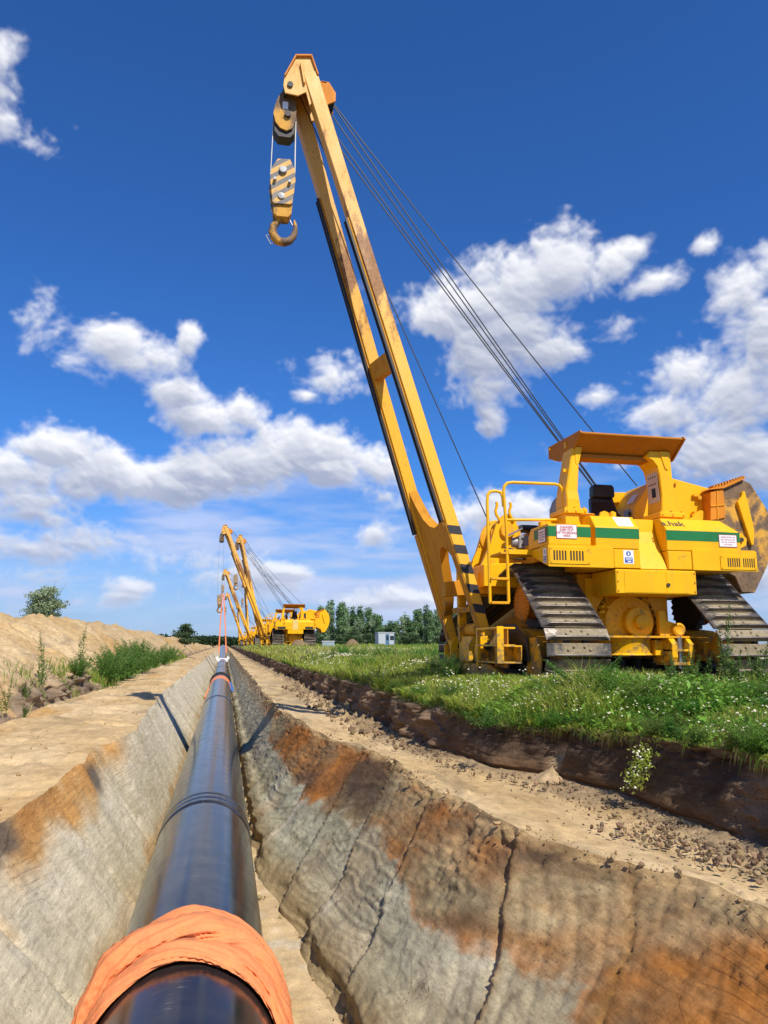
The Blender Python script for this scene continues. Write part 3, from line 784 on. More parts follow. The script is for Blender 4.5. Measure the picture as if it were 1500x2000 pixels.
# ---------------------------------------------------------------- machine materials
def paint(name, col, rough=.42, chips=.5, dust=.35, dirt=(.20, .13, .06)):
    m, t, b = new_mat(name)
    v = objvec(t)
    n = noise_node(t, v, 2.2, 6, .6)
    c = ramp(t, n, [(0.3, tuple(x*.90 for x in col)), (0.7, tuple(min(1, x*1.05) for x in col))])
    st = noise_node(t, mapped(t, v, (5, 5, .6)), 2.0, 7, .65)
    dm = ramp(t, st, [(0.52, g(0)), (0.80, g(dust))])
    c = mix(t, dm, c, dirt)
    sxz = node(t, 'ShaderNodeSeparateXYZ'); t.links.new(v, sxz.inputs[0])
    zr = node(t, 'ShaderNodeMapRange'); zr.inputs['From Min'].default_value = 1.15; zr.inputs['From Max'].default_value = .1; zr.inputs['To Max'].default_value = .24; t.links.new(sxz.outputs['Z'], zr.inputs['Value'])
    mz = node(t, 'ShaderNodeMath', operation='ADD'); t.links.new(zr.outputs[0], mz.inputs[0]); t.links.new(noise_node(t, v, 6.5, 9, .72), mz.inputs[1])
    c = mix(t, ramp(t, mz.outputs[0], [(.62, g(0)), (.74, g(.85))]), c, ramp(t, noise_node(t, v, 20, 5), [(.3, (.12, .085, .045)), (.7, (.27, .20, .115))]))
    ch = noise_node(t, v, 26, 8, .72)
    area = noise_node(t, v, 1.7, 3)
    cm = mix(t, 1.0, ramp(t, ch, [(0.63, g(0)), (0.66, g(1))]), ramp(t, area, [(0.50, g(0)), (0.64, g(chips))]), 'MULTIPLY')
    c = mix(t, cm, c, (.07, .035, .018))
    t.links.new(c, b.inputs['Base Color'])
    t.links.new(ramp(t, st, [(0.3, g(rough-.08)), (0.8, g(min(1, rough+.25)))]), b.inputs['Roughness'])
    b.inputs['Specular IOR Level'].default_value = .28
    bump(t, b, noise_node(t, v, 90, 3), .03, .003)
    return m
YEL = (.88, .455, .004)
M_YEL = paint('yellow_paint', YEL, rough=.36, chips=.45, dust=.26)
M_YELD = paint('dusty_yellow_paint', (.76, .36, .010), rough=.6, chips=.8, dust=.6)
M_CANOPYSHADE = paint('shaded_canopy_yellow', (.46, .165, .010), rough=.65, chips=.5, dust=.5)  # the yellow paint darkened, canopy shade put into its colour
M_ORNG = paint('orange_cover_paint', (.66, .23, .014), rough=.6, chips=.9, dust=.5)

def boom_paint(name):
    m, t, b = new_mat(name)
    v = objvec(t)
    sx = node(t, 'ShaderNodeSeparateXYZ'); t.links.new(v, sx.inputs[0])
    h = node(t, 'ShaderNodeMapRange'); h.inputs['From Min'].default_value = 3.0; h.inputs['From Max'].default_value = 7.5
    t.links.new(sx.outputs['Z'], h.inputs['Value'])
    n1 = noise_node(t, v, 1.3, 5, .6)
    ad = node(t, 'ShaderNodeMath', operation='MULTIPLY_ADD'); ad.inputs[1].default_value = .9; ad.inputs[2].default_value = -.42
    t.links.new(n1, ad.inputs[0])
    hh = node(t, 'ShaderNodeMath', operation='ADD', use_clamp=True); t.links.new(h.outputs[0], hh.inputs[0]); t.links.new(ad.outputs[0], hh.inputs[1])
    c = mix(t, hh.outputs[0], (.85, .43, .008), (.77, .41, .085))
    # rust: strongest in a worn stretch part of the way up
    rz = ramp(t, h.outputs[0], [(0.0, g(.10)), (0.35, g(.30)), (0.72, g(.92)), (0.98, g(.50)), (1.0, g(.32))])
    r1 = noise_node(t, mapped(t, v, (1, 1, .35)), 3.2, 10, .74)
    rm = node(t, 'ShaderNodeMath', operation='MULTIPLY_ADD'); rm.inputs[1].default_value = .34; t.links.new(rz, rm.inputs[0]); t.links.new(r1, rm.inputs[2])
    rust = ramp(t, rm.outputs[0], [(0.68, g(0)), (0.78, g(.85))])
    fl = noise_node(t, v, 34, 9, .75)
    fm = ramp(t, fl, [(0.565, g(0)), (0.62, g(.85))])
    fa = ramp(t, noise_node(t, v, 2.6, 5, .7), [(0.40, g(.08)), (0.60, g(1))])
    fm = mix(t, 1.0, fm, fa, 'MULTIPLY')
    rc = ramp(t, noise_node(t, v, 18, 6), [(0.35, (.13, .042, .016)), (0.7, (.32, .135, .05))])
    c = mix(t, rust, c, rc)
    c = mix(t, fm, c, (.15, .062, .025))
    t.links.new(c, b.inputs['Base Color'])
    t.links.new(ramp(t, r1, [(0.3, g(.42)), (0.7, g(.72))]), b.inputs['Roughness'])
    bump(t, b, fl, .08, .004)
    return m
M_BOOM = boom_paint('worn_boom_paint')
M_RUSTSHADE = paint('rust_and_shade_paint', (.58, .25, .012), rough=.7, chips=1.0, dust=.75, dirt=(.16, .07, .03))  # rust and grime, browned further to paint in the boom's shaded faces

def weight_paint(name):
    m, t, b = new_mat(name)
    v = objvec(t)
    a = noise_node(t, v, 1.9, 7, .66, .4)
    k = ramp(t, a, [(0.49, g(0)), (0.58, g(1))])
    d = ramp(t, noise_node(t, v, 7, 8, .7), [(0.35, (.10, .06, .035)), (0.7, (.26, .16, .08))])
    y = ramp(t, noise_node(t, v, 5, 6), [(0.3, (.55, .27, .03)), (0.7, (.70, .36, .04))])
    c = mix(t, k, d, y)
    t.links.new(c, b.inputs['Base Color']); b.inputs['Roughness'].default_value = .75
    bump(t, b, a, .1, .01)
    return m
M_WEIGHT = weight_paint('scuffed_counterweight')

def shoe_mat():
    m, t, b = new_mat('track_steel')
    v = objvec(t)
    oi = node(t, 'ShaderNodeObjectInfo')
    add = node(t, 'ShaderNodeVectorMath', operation='ADD')
    sc = node(t, 'ShaderNodeVectorMath', operation='SCALE'); sc.inputs['Scale'].default_value = 37.0
    cb = node(t, 'ShaderNodeCombineXYZ')
    for i in range(3): t.links.new(oi.outputs['Random'], cb.inputs[i])
    t.links.new(cb.outputs[0], sc.inputs[0]); t.links.new(v, add.inputs[0]); t.links.new(sc.outputs[0], add.inputs[1])
    vv = add.outputs[0]
    s = ramp(t, noise_node(t, mapped(t, vv, (1, 6, 6)), 5, 8, .7), [(0.3, (.085, .072, .064)), (0.7, (.22, .19, .165))])
    sx = node(t, 'ShaderNodeSeparateXYZ'); t.links.new(v, sx.inputs[0])
    ab = node(t, 'ShaderNodeMath', operation='ABSOLUTE'); t.links.new(sx.outputs['X'], ab.inputs[0])
    mr = node(t, 'ShaderNodeMapRange'); mr.inputs['From Min'].default_value = .05; mr.inputs['From Max'].default_value = .42
    mr.inputs['To Min'].default_value = .22; mr.inputs['To Max'].default_value = -.12
    t.links.new(ab.outputs[0], mr.inputs['Value'])
    mn = noise_node(t, vv, 4.5, 8, .65)
    ma = node(t, 'ShaderNodeMath', operation='ADD'); t.links.new(mr.outputs[0], ma.inputs[0]); t.links.new(mn, ma.inputs[1])
    gz = node(t, 'ShaderNodeMapRange'); gz.inputs['From Min'].default_value = .075; gz.inputs['From Max'].default_value = .115; gz.inputs['To Min'].default_value = 0; gz.inputs['To Max'].default_value = .5
    t.links.new(sx.outputs['Z'], gz.inputs['Value'])
    sb = node(t, 'ShaderNodeMath', operation='SUBTRACT'); t.links.new(ma.outputs[0], sb.inputs[0]); t.links.new(gz.outputs[0], sb.inputs[1])
    mud = ramp(t, sb.outputs[0], [(0.43, g(0)), (0.56, g(1))])
    mc = ramp(t, noise_node(t, vv, 22, 7, .7), [(0.3, (.20, .155, .09)), (0.7, (.36, .29, .18))])
    c = mix(t, mud, s, mc)
    t.links.new(c, b.inputs['Base Color'])
    rr = ramp(t, mud, [(0, g(.42)), (1, g(.95))]); t.links.new(rr, b.inputs['Roughness'])
    mt = ramp(t, mud, [(0, g(.75)), (1, g(0))]); t.links.new(mt, b.inputs['Metallic'])
    bump(t, b, mn, .5, .03)
    return m
M_SHOE = shoe_mat()
M_DARK = flat('dark_oily_steel', (.030, .026, .022), .6, 0, .4)
M_STEEL = flat('bright_steel', (.42, .42, .42), .35, .9, .2)
M_GREYM = flat('grey_cast_metal', (.30, .30, .30), .5, .3, .2)
M_CABLE = flat('wire_rope', (.030, .030, .032), .5, .3)
M_CABLEL = flat('pale_wire_rope', (.36, .36, .36), .45, .5)
M_BLACK = flat('black_paint', (.016, .016, .017), .55, 0, .3)
M_HBLACK = flat('scratched_black_paint', (.022, .022, .024), .5, 0, .5, 30)
M_VINYL = flat('black_vinyl', (.012, .012, .013), .42, 0, .3)
M_GREEN = flat('green_stripe_paint', (.012, .165, .040), .4, 0, .12, 3)
M_SIGN = flat('sign_white', (.80, .80, .80), .45, 0, .03)
M_RED = flat('sign_red', (.52, .06, .07), .5, 0, .05)
M_TEXT = flat('dark_lettering', (.035, .045, .02), .5)
M_SIGNB = flat('sign_blue', (.02, .07, .34), .5, 0, .05)
M_PALEG = flat('pale_green_emblem', (.42, .62, .50), .5, 0, .05)
M_PLATE = flat('instrument_plate', (.56, .47, .42), .5, 0, .08)

def hazard_mat(name, k=5.2):
    m, t, b = new_mat(name)
    v = objvec(t)
    sx = node(t, 'ShaderNodeSeparateXYZ'); t.links.new(v, sx.inputs[0])
    a = node(t, 'ShaderNodeMath', operation='MULTIPLY_ADD'); a.inputs[1].default_value = -.72; t.links.new(sx.outputs['X'], a.inputs[0]); t.links.new(sx.outputs['Z'], a.inputs[2])
    s = node(t, 'ShaderNodeMath', operation='MULTIPLY'); s.inputs[1].default_value = k; t.links.new(a.outputs[0], s.inputs[0])
    f = node(t, 'ShaderNodeMath', operation='FRACT'); t.links.new(s.outputs[0], f.inputs[0])
    st = ramp(t, f.outputs[0], [(0.48, g(0)), (0.52, g(1))])
    wear = ramp(t, noise_node(t, v, 9, 8, .7), [(0.50, g(0)), (0.56, g(1))])
    c = mix(t, st, (.66, .36, .06), (.13, .12, .115))
    zz = node(t, 'ShaderNodeMapRange'); zz.inputs['From Min'].default_value = 8.15; zz.inputs['From Max'].default_value = 7.85; t.links.new(sx.outputs['Z'], zz.inputs['Value'])
    wm = mix(t, 1.0, wear, zz.outputs[0], 'MULTIPLY')
    wr2 = mix(t, .12, wm, wear)
    c = mix(t, wr2, c, (.23, .19, .15))
    t.links.new(c, b.inputs['Base Color']); b.inputs['Roughness'].default_value = .55
    return m
M_HAZ = hazard_mat('hazard_striped_paint')
M_BLOCKP = weight_paint('flaking_block_paint')

# ---------------------------------------------------------------- lettering
def text_part(s, size, mat, parent, loc, rotx=R(90), name='lettering', align='CENTER', ext=.0006, bold=0.0, rz=0.0, spacing=1.0):
    cu = bpy.data.curves.new(name, 'FONT'); cu.body = s; cu.size = size; cu.align_x = align; cu.align_y = 'CENTER'
    cu.extrude = ext; cu.offset = bold; cu.space_line = spacing; cu.resolution_u = 3
    tmp = bpy.data.objects.new('tmp_text', cu); COL.objects.link(tmp)
    bpy.context.view_layer.update()
    me = bpy.data.meshes.new_from_object(tmp.evaluated_get(bpy.context.evaluated_depsgraph_get()))
    bpy.data.objects.remove(tmp); bpy.data.curves.remove(cu)
    me.name = name; me.materials.clear(); me.materials.append(mat)
    o = bpy.data.objects.new(name, me); link(o, parent)
    o.location = loc; o.rotation_euler = (rotx, 0, rz)
    return o

# ---------------------------------------------------------------- the pipelayer
BASE = (5.93, 12.0, 0.0)
ORIGIN = BASE
def hull_path(circs, n):
    pts = []
    for (cy, cz, r) in circs:
        for k in range(240):
            a = 2*math.pi*k/240; pts.append((cy+r*math.cos(a), cz+r*math.sin(a)))
    pts = sorted(set(pts))
    def half(p):
        h = []
        for q in p:
            while len(h) > 1 and (h[-1][0]-h[-2][0])*(q[1]-h[-2][1])-(h[-1][1]-h[-2][1])*(q[0]-h[-2][0]) <= 0: h.pop()
            h.append(q)
        return h
    H = half(pts)[:-1]+half(pts[::-1])[:-1]
    H = np.array(H+[H[0]]); L = np.concatenate([[0], np.cumsum(np.hypot(*np.diff(H, axis=0).T))])
    out = []
    for k in range(n):
        s = L[-1]*k/n
        p = np.array([np.interp(s, L, H[:, 0]), np.interp(s, L, H[:, 1])])
        e = L[-1]*.012
        q = np.array([np.interp((s+e) % L[-1], L, H[:, 0]), np.interp((s+e) % L[-1], L, H[:, 1])])
        o = np.array([np.interp((s-e) % L[-1], L, H[:, 0]), np.interp((s-e) % L[-1], L, H[:, 1])])
        d = (q-o)/np.linalg.norm(q-o)
        out.append((p, d, L[-1]/n))
    return out
CIRC = [(9.88, .46, .36), (10.85, 1.12, .47), (14.25, .46, .36)]
NSHOE = 62
PATH = hull_path(CIRC, NSHOE)

def shoe_mesh():
    mb = MB(); p = PATH[0][2]; w = .45
    mb.prism([(-p*.47, .032), (p*.36, .032), (p*.50, .052), (p*.50, .066), (p*.30, .062), (-p*.47, .062)], 0, -w, w)
    # grouser with clipped ends
    y0, y1 = p*.30, p*.30+.030
    a = [(-w, y0, .060), (-w+.10, y0+.004, .132), (w-.10, y0+.004, .132), (w, y0, .060)]
    b = [(-w, y1, .060), (-w+.10, y1-.004, .132), (w-.10, y1-.004, .132), (w, y1, .060)]
    mb.loft([a, b])
    for x in (-.155, -.075, .075, .155):
        for y in (-p*.18,):
            mb.cyl((x, y+(0.03 if abs(x) > .1 else -.01), .060), (x, y+(0.03 if abs(x) > .1 else -.01), .080), .020, .017, 6)
    rg = np.random.default_rng(3)
    return mb.mesh('track_shoe', M_SHOE, bev=.004)
SHOE = shoe_mesh()

def far_shoes(cx):
    mb = MB(); w = .45
    for (q, d, p) in PATH:
        n = np.array([d[1], -d[0]])
        for (a0, a1, h0, h1, ww) in ((-p*.47, p*.5, .03, .062, w), (p*.3, p*.45, .06, .13, w-.06)):
            c = [q+d*a+n*h for a, h in ((a0, h0), (a1, h0), (a1, h1), (a0, h1))]
            mb.prism([tuple(k) for k in c], 0, cx-ww, cx+ww)
    return mb

def add_track(root, cx, out):
    """one crawler track: chain with its shoes, frame, idlers, rollers, sprocket"""
    mb = MB()
    ring = [tuple(q) for q, d, p in PATH]
    for dx in (-.13, .13):
        rin = []
        for (q, d, p) in PATH:
            n = np.array([d[1], -d[0]]); rin.append(tuple(q-n*.055))
        outp = [tuple(q+np.array([d[1], -d[0]])*.034) for q, d, p in PATH]
        N = len(ring); v = []; f = []
        for x in (cx+dx-.03, cx+dx+.03):
            v += [(x, a, b) for a, b in outp]+[(x, a, b) for a, b in rin]
        for i in range(N):
            j = (i+1) % N
            f += [(i, j, N+j, N+i), (2*N+i, 2*N+j, 3*N+j, 3*N+i), (i, j, 2*N+j, 2*N+i), (N+i, N+j, 3*N+j, 3*N+i)]
        mb.add(v, f)
    tr = mb.build('track_chain', M_DARK, root)
    for k, (q, d, p) in enumerate(PATH):
        o = bpy.data.objects.new('track_shoe', SHOE); link(o, tr)
        n = Vector((0, d[1], -d[0])); t = Vector((0, d[0], d[1])); x = t.cross(n)
        M = Matrix((x, t, n)).transposed().to_4x4()
        M.translation = Vector((cx-BASE[0], q[0]-BASE[1], q[1]-BASE[2]))
        o.matrix_local = M
    mb = MB()
    mb.prism([(10.15, .30), (10.15, .55), (10.6, .74), (11.2, .80), (13.2, .72), (13.95, .56), (13.95, .30)], 0, cx-.24, cx+.24)
    fr = mb.build('track_frame', M_YELD, root, bev=.01)
    for (cy, cz, r) in (CIRC[0], CIRC[2]):
        mb = MB(); mb.lathe((cx, cy, cz), 0, [(-.16, .05), (-.16, .2), (-.12, .24), (-.10, r-.07), (-.09, r-.035), (.09, r-.035), (.10, r-.07), (.12, .24), (.16, .2), (.16, .05)], 32)
        mb.build('idler', M_YELD, root)
    for k in range(7):
        y = 10.55+k*.53; mb = MB(); mb.lathe((cx, y, .24), 0, [(-.17, .03), (-.17, .09), (-.10, .13), (.10, .13), (.17, .09), (.17, .03)], 16)
        mb.build('roller', M_DARK, fr)
    mb = MB(); cy, cz, r = CIRC[1]
    nt_ = 26; poly = []
    for k in range(nt_*2):
        a = math.pi*k/nt_; rr = r-.045 if k % 2 == 0 else r-.10
        poly.append((cy+rr*math.cos(a), cz+rr*math.sin(a)))
    mb.prism(poly, 0, cx-.05, cx+.05)
    sp = mb.build('sprocket', M_DARK, root)
    s = -1 if cx < BASE[0] else 1
    x0 = cx+s*.05; x1 = cx+s*.24
    mb = MB(); mb.lathe((0, cy, cz), 0, [(x0, .22), (x1-s*.025, .22), (x1-s*.024, .285), (x1-s*.004, .285), (x1, .278), (x1+s*.002, .17), (x1+s*.010, .165), (x1+s*.012, .001)], 40)
    for k in range(26):
        a = 2*math.pi*k/26; mb.cyl((x1-s*.005, cy+.247*math.cos(a), cz+.247*math.sin(a)), (x1+s*.018, cy+.247*math.cos(a), cz+.247*math.sin(a)), .016, .014, 6)
    for k in range(7):
        a = 2*math.pi*k/7+.3; c_ = (cy+.12*math.cos(a), cz+.12*math.sin(a))
        mb.cyl((x1, *c_), (x1+s*.026, *c_), .012, .01, 6)
    mb.build('final_drive_cover', M_ORNG, sp)
    return tr

def vent_panel(root, x0, x1, z0, z1, y, groups):
    """raised louvre panel with real slots"""
    mb = MB(); zb, zt = groups[0][2], groups[0][3]
    ya, yb = y-.010, y
    mb.box(x0, x1, ya, yb, zt, z1); mb.box(x0, x1, ya, yb, z0, zb)
    xs = x0
    for (a, b, _, _, n) in groups:
        mb.box(xs, a, ya, yb, zb, zt)
        p = (b-a)/(n-.42); w = p*.58
        for k in range(n-1): mb.box(a+k*p+w, a+(k+1)*p, ya, yb, zb, zt)
        xs = a+(n-1)*p+w
    mb.box(xs, x1, ya, yb, zb, zt)
    pan = mb.build('vent_panel', M_YEL, root)
    mb = MB()
    for (x, z) in ((x0+.02, z0+.02), (x1-.02, z0+.02), (x0+.02, z1-.02), (x1-.02, z1-.02)):
        mb.cyl((x, ya, z), (x, ya-.006, z), .008, n=8)
    mb.build('bolt', M_ORNG, pan)
    mb = MB(); mb.box(groups[0][0]-.01, groups[-1][1]+.01, y-.0035, y-.0015, zb-.004, zt+.004); mb.build('slot_shade', M_DARK, pan)  # dark sheet behind the bars paints the shaded depth of the slots
    return pan

YR = 9.80
def add_body(root):
    P = lambda mb, n, m=M_YEL, bev=.008, par=None: mb.build(n, m, par or root, bev=bev)
    # fender shelves
    for (x0, x1, nm) in ((4.42, 5.39, 0), (6.61, 7.65, 1)):
        mb = MB(); mb.prism([(YR-.02, 1.575), (YR-.02, 1.868), (10.95, 1.868), (10.95, 1.84), (10.5, 1.82), (10.42, 1.80)], 0, x0, x1)
        sh = P(mb, 'fender', M_YEL, .006)
        mb = MB(); mb.box(x0+.015, x1-.015, YR-.012, YR+.3, 1.868, 1.884); P(mb, 'lid', M_YEL, .004, sh)
    vent_panel(root, 4.44, 5.03, 1.62, 1.845, YR-.02, [(4.49, 4.68, 1.665, 1.80, 5), (4.735, 4.935, 1.665, 1.80, 5)])
    vent_panel(root, 7.05, 7.63, 1.60, 1.80, YR-.02, [(7.16, 7.36, 1.635, 1.765, 6), (7.41, 7.60, 1.635, 1.765, 6)])
    # upper boxes and tanks
    mb = MB(); mb.prism([(YR, 1.886), (YR, 2.165), (YR+.03, 2.18), (10.42, 2.18), (10.52, 2.08), (10.52, 1.886)], 0, 4.44, 5.07); P(mb, 'battery_box')
    prof = [(YR, 1.853), (YR, 2.155), (YR+.15, 2.335), (10.75, 2.36), (10.75, 1.853)]
    mb = MB(); mb.prism(prof, 0, 5.14, 5.805); ta = P(mb, 'fuel_tank')
    mb = MB(); mb.box(5.14, 5.805, YR, 10.75, 1.582, 1.846); P(mb, 'tank_skirt', M_YEL, .006, ta)
    mb = MB()
    mb.loft([[(x, y, z) for y, z in pr] for x, pr in ((6.232, prof), (7.20, prof), (7.415, [(YR, 1.853), (YR, 2.12), (YR+.04, 2.16), (10.75, 2.2), (10.75, 1.853)]))])
    tc = P(mb, 'fuel_tank')
    mb = MB(); mb.box(6.232, 7.41, YR, 10.75, 1.582, 1.846); P(mb, 'tank_skirt', M_YEL, .006, tc)
    mb = MB(); mb.box(5.15, 5.80, YR+.03, 10.6, 1.84, 1.86); P(mb, 'tank_seam', M_DARK, 0, ta)
    mb = MB(); mb.box(6.24, 7.39, YR+.03, 10.6, 1.84, 1.86); P(mb, 'tank_seam', M_DARK, 0, tc)
    mb = MB(); mb.prism([(YR+.005, 1.575), (YR+.09, 1.75), (YR+.22, 1.98), (YR+.29, 2.15), (YR+.31, 2.338), (10.6, 2.35), (10.6, 1.575)], 0, 5.812, 6.223); P(mb, 'filler_duct')
    mb = MB(); mb.box(5.02, 5.139, YR+.18, 10.7, 1.58, 2.14); P(mb, 'tank_bracket', M_YELD)
    # fine door seams on the two tanks: separate skins standing 4 mm proud
    mb = MB(); mb.box(5.405, 5.80, YR-.008, YR-.001, 1.588, 1.838); P(mb, 'access_panel', M_YEL, .002, ta)
    mb = MB(); mb.box(6.24, 6.60, YR-.008, YR-.001, 1.588, 1.838); P(mb, 'access_panel', M_YEL, .002, tc)
    # stripes
    for (x0, x1, y) in ((4.441, 5.069, YR), (5.141, 5.808, YR), (6.228, 7.405, YR)):
        mb = MB(); mb.box(x0, x1, y-.003, y-.0005, 2.0, 2.142); mb.build('green_stripe', M_GREEN, root)
    mb = MB(); mb.box(4.4365, 4.439, YR+.002, 10.3, 2.0, 2.142); mb.build('green_stripe', M_GREEN, root)
    # lower box with doors
    mb = MB(); mb.box(5.41, 6.65, YR-.02, 10.5, 1.225, 1.566); lb = P(mb, 'lower_tank', M_YEL, .012)
    for (x0, x1) in ((5.535, 6.165), (6.175, 6.52)):
        mb = MB(); mb.box(x0, x1, YR-.025, YR-.018, 1.245, 1.545); P(mb, 'door', M_YEL, .003, lb)
    mb = MB(); mb.cyl((6.20, YR-.024, 1.36), (6.20, YR-.04, 1.36), .026, n=14); P(mb, 'lock', M_DARK, 0, lb)
    mb = MB()
    for x in (5.44, 6.62):
        for z in (1.27, 1.40, 1.53): mb.cyl((x, YR-.02, z), (x, YR-.03, z), .012, n=6)
    P(mb, 'bolt', M_ORNG, 0, lb)
    # main hull
    mb = MB(); mb.box(5.20, 6.62, 10.55, 14.6, .62, 1.57); P(mb, 'main_frame', M_YELD, .02)
    mb = MB(); mb.box(4.72, 7.25, 10.76, 12.9, 1.76, 2.06); P(mb, 'deck_frame', M_YELD, .01)
    mb = MB(); mb.box(4.95, 7.10, 10.6, 12.2, 2.30, 2.345); P(mb, 'operator_deck', M_YELD, .006)
    mb = MB(); mb.prism([(12.4, 1.6), (12.4, 2.35), (13.0, 2.40), (15.3, 2.25), (15.3, .9), (14.6, .9), (14.6, 1.6)], 0, 5.45, 6.5); P(mb, 'engine_hood', M_YEL, .03)
    # transmission: ring, cover, hub
    tx, tz = 5.93, .86
    mb = MB(); mb.lathe((tx, 10.56, tz), 1, [(0, .50), (-.05, .50), (-.06, .49), (-.06, .44), (-.10, .40), (-.16, .38), (-.17, .05)], 44)
    for k in range(28):
        a = 2*math.pi*k/28; mb.cyl((tx+.465*math.cos(a), 10.51, tz+.465*math.sin(a)), (tx+.465*math.cos(a), 10.48, tz+.465*math.sin(a)), .014, n=6)
    tr = P(mb, 'transmission_case', M_YEL, 0)
    mb = MB()
    for k in range(9):
        a = R(100+k*19); c_, s_ = math.cos(a), math.sin(a)
        mb.beam((tx+.21*c_, 10.40, tz+.21*s_), (tx+.43*c_, 10.47, tz+.43*s_), .014, .06, (0, 1, 0))
    P(mb, 'rib', M_YEL, 0, tr)
    mb = MB(); mb.lathe((6.03, 10.40, .855), 1, [(0, .225), (-.10, .225), (-.115, .21), (-.12, .11), (-.13, .105), (-.20, .105), (-.205, .095), (-.206, .001)], 40)
    P(mb, 'transmission_cover', M_YEL, 0, tr)
    mb = MB()
    mb.box(5.30, 5.62, 10.5, 10.56, .62, 1.5); mb.box(6.30, 6.62, 10.5, 10.56, .62, 1.5); P(mb, 'rear_plate', M_YEL, .01, tr)
    mb = MB(); mb.box(5.86, 6.16, 10.44, 10.5, 1.12, 1.24); P(mb, 'inspection_opening', M_DARK, 0, tr)
    mb = MB(); mb.tube([(5.72, 10.36, 1.235), (6.20, 10.36, 1.24)], .014, 6); mb.tube([(5.72, 10.36, 1.235), (5.72, 10.5, 1.235)], .014, 6); mb.tube([(6.2, 10.36, 1.24), (6.2, 10.5, 1.24)], .014, 6); P(mb, 'guard_bar', M_YEL, 0, tr)
    mb = MB(); mb.box(5.42, 5.50, 10.3, 10.4, .98, 1.01); mb.box(5.52, 5.60, 10.28, 10.38, 1.05, 1.08); mb.box(5.44, 5.5, 10.3, 10.36, 1.06, 1.085); P(mb, 'step', M_YEL, .004, tr)
    # drawbar shelf, drum and clevis
    mb = MB(); mb.box(5.36, 6.78, 10.06, 10.62, .625, .655); P(mb, 'drawbar_plate', M_YELD, .004)
    mb = MB(); mb.lathe((5.86, 10.50, 0), 2, [(.38, .40), (.385, .41), (.40, .40), (.41, .385), (.60, .385), (.622, .40), (.6235, .38)], 48); mb.box(5.5, 6.2, 10.5, 10.7, .42, .6); P(mb, 'drawbar_drum', M_YEL, 0)
    mb = MB()
    mb.prism([(10.02, .27), (9.98, .36), (9.98, .55), (10.06, .62), (10.5, .62), (10.5, .27)], 0, 6.33, 6.42); mb.prism([(10.02, .27), (9.98, .36), (9.98, .55), (10.06, .62), (10.5, .62), (10.5, .27)], 0, 6.60, 6.68)
    mb.box(6.33, 6.70, 9.98, 10.42, .245, .285); mb.box(6.33, 6.70, 9.98, 10.42, .435, .470); mb.box(6.20, 6.33, 10.2, 10.5, .38, .60)
    cv = P(mb, 'drawbar_clevis', M_YEL, .006)
    mb = MB(); mb.cyl((6.52, 10.10, .20), (6.52, 10.10, .66), .042, n=16); P(mb, 'pin', M_STEEL, 0, cv)
    mb = MB(); mb.prism([(6.30, .656), (6.30, 1.02), (6.40, 1.02), (6.42, .88), (6.56, .84), (6.62, .72), (6.60, .656)], 1, 10.22, 10.30); tw = P(mb, 'tow_lug', M_YEL, .006)
    mb = MB(); mb.lathe((6.57, 10.18, .75), 1, [(-.03, .045), (-.045, .07), (-.03, .095), (.03, .095), (.045, .07), (.03, .045)], 20); P(mb, 'tow_ring', M_YELD, 0, tw)
    # deck furniture: lifting eyes, caps
    mb = MB(); mb.prism([(5.34, 2.345), (5.36, 2.41), (5.42, 2.43), (5.48, 2.41), (5.50, 2.345)], 1, 10.04, 10.08); P(mb, 'lifting_eye', M_YEL, .004)
    mb = MB(); mb.cyl((5.60, 10.15, 2.34), (5.60, 10.15, 2.43), .055, .05, 16); mb.cyl((5.60, 10.15, 2.43), (5.60, 10.15, 2.445), .03, .02, 12); P(mb, 'filler_cap', M_YEL, 0)
    mb = MB(); mb.cyl((5.22, 10.2, 2.34), (5.22, 10.2, 2.385), .085, .08, 18); mb.cyl((5.22, 10.2, 2.385), (5.22, 10.2, 2.395), .12, .11, 18); P(mb, 'filler_cap', M_YELD, 0)
    # counterweight hinge bracket at the right rear
    mb = MB(); mb.prism([(7.40, 1.88), (7.40, 2.12), (7.56, 2.16), (7.64, 2.08), (7.62, 1.98)], 1, 9.95, 10.01); hb = P(mb, 'hinge_bracket', M_YEL, .006)
    mb = MB(); mb.cyl((7.53, 9.95, 2.06), (7.53, 9.92, 2.06), .035, n=12); P(mb, 'pin', M_DARK, 0, hb)

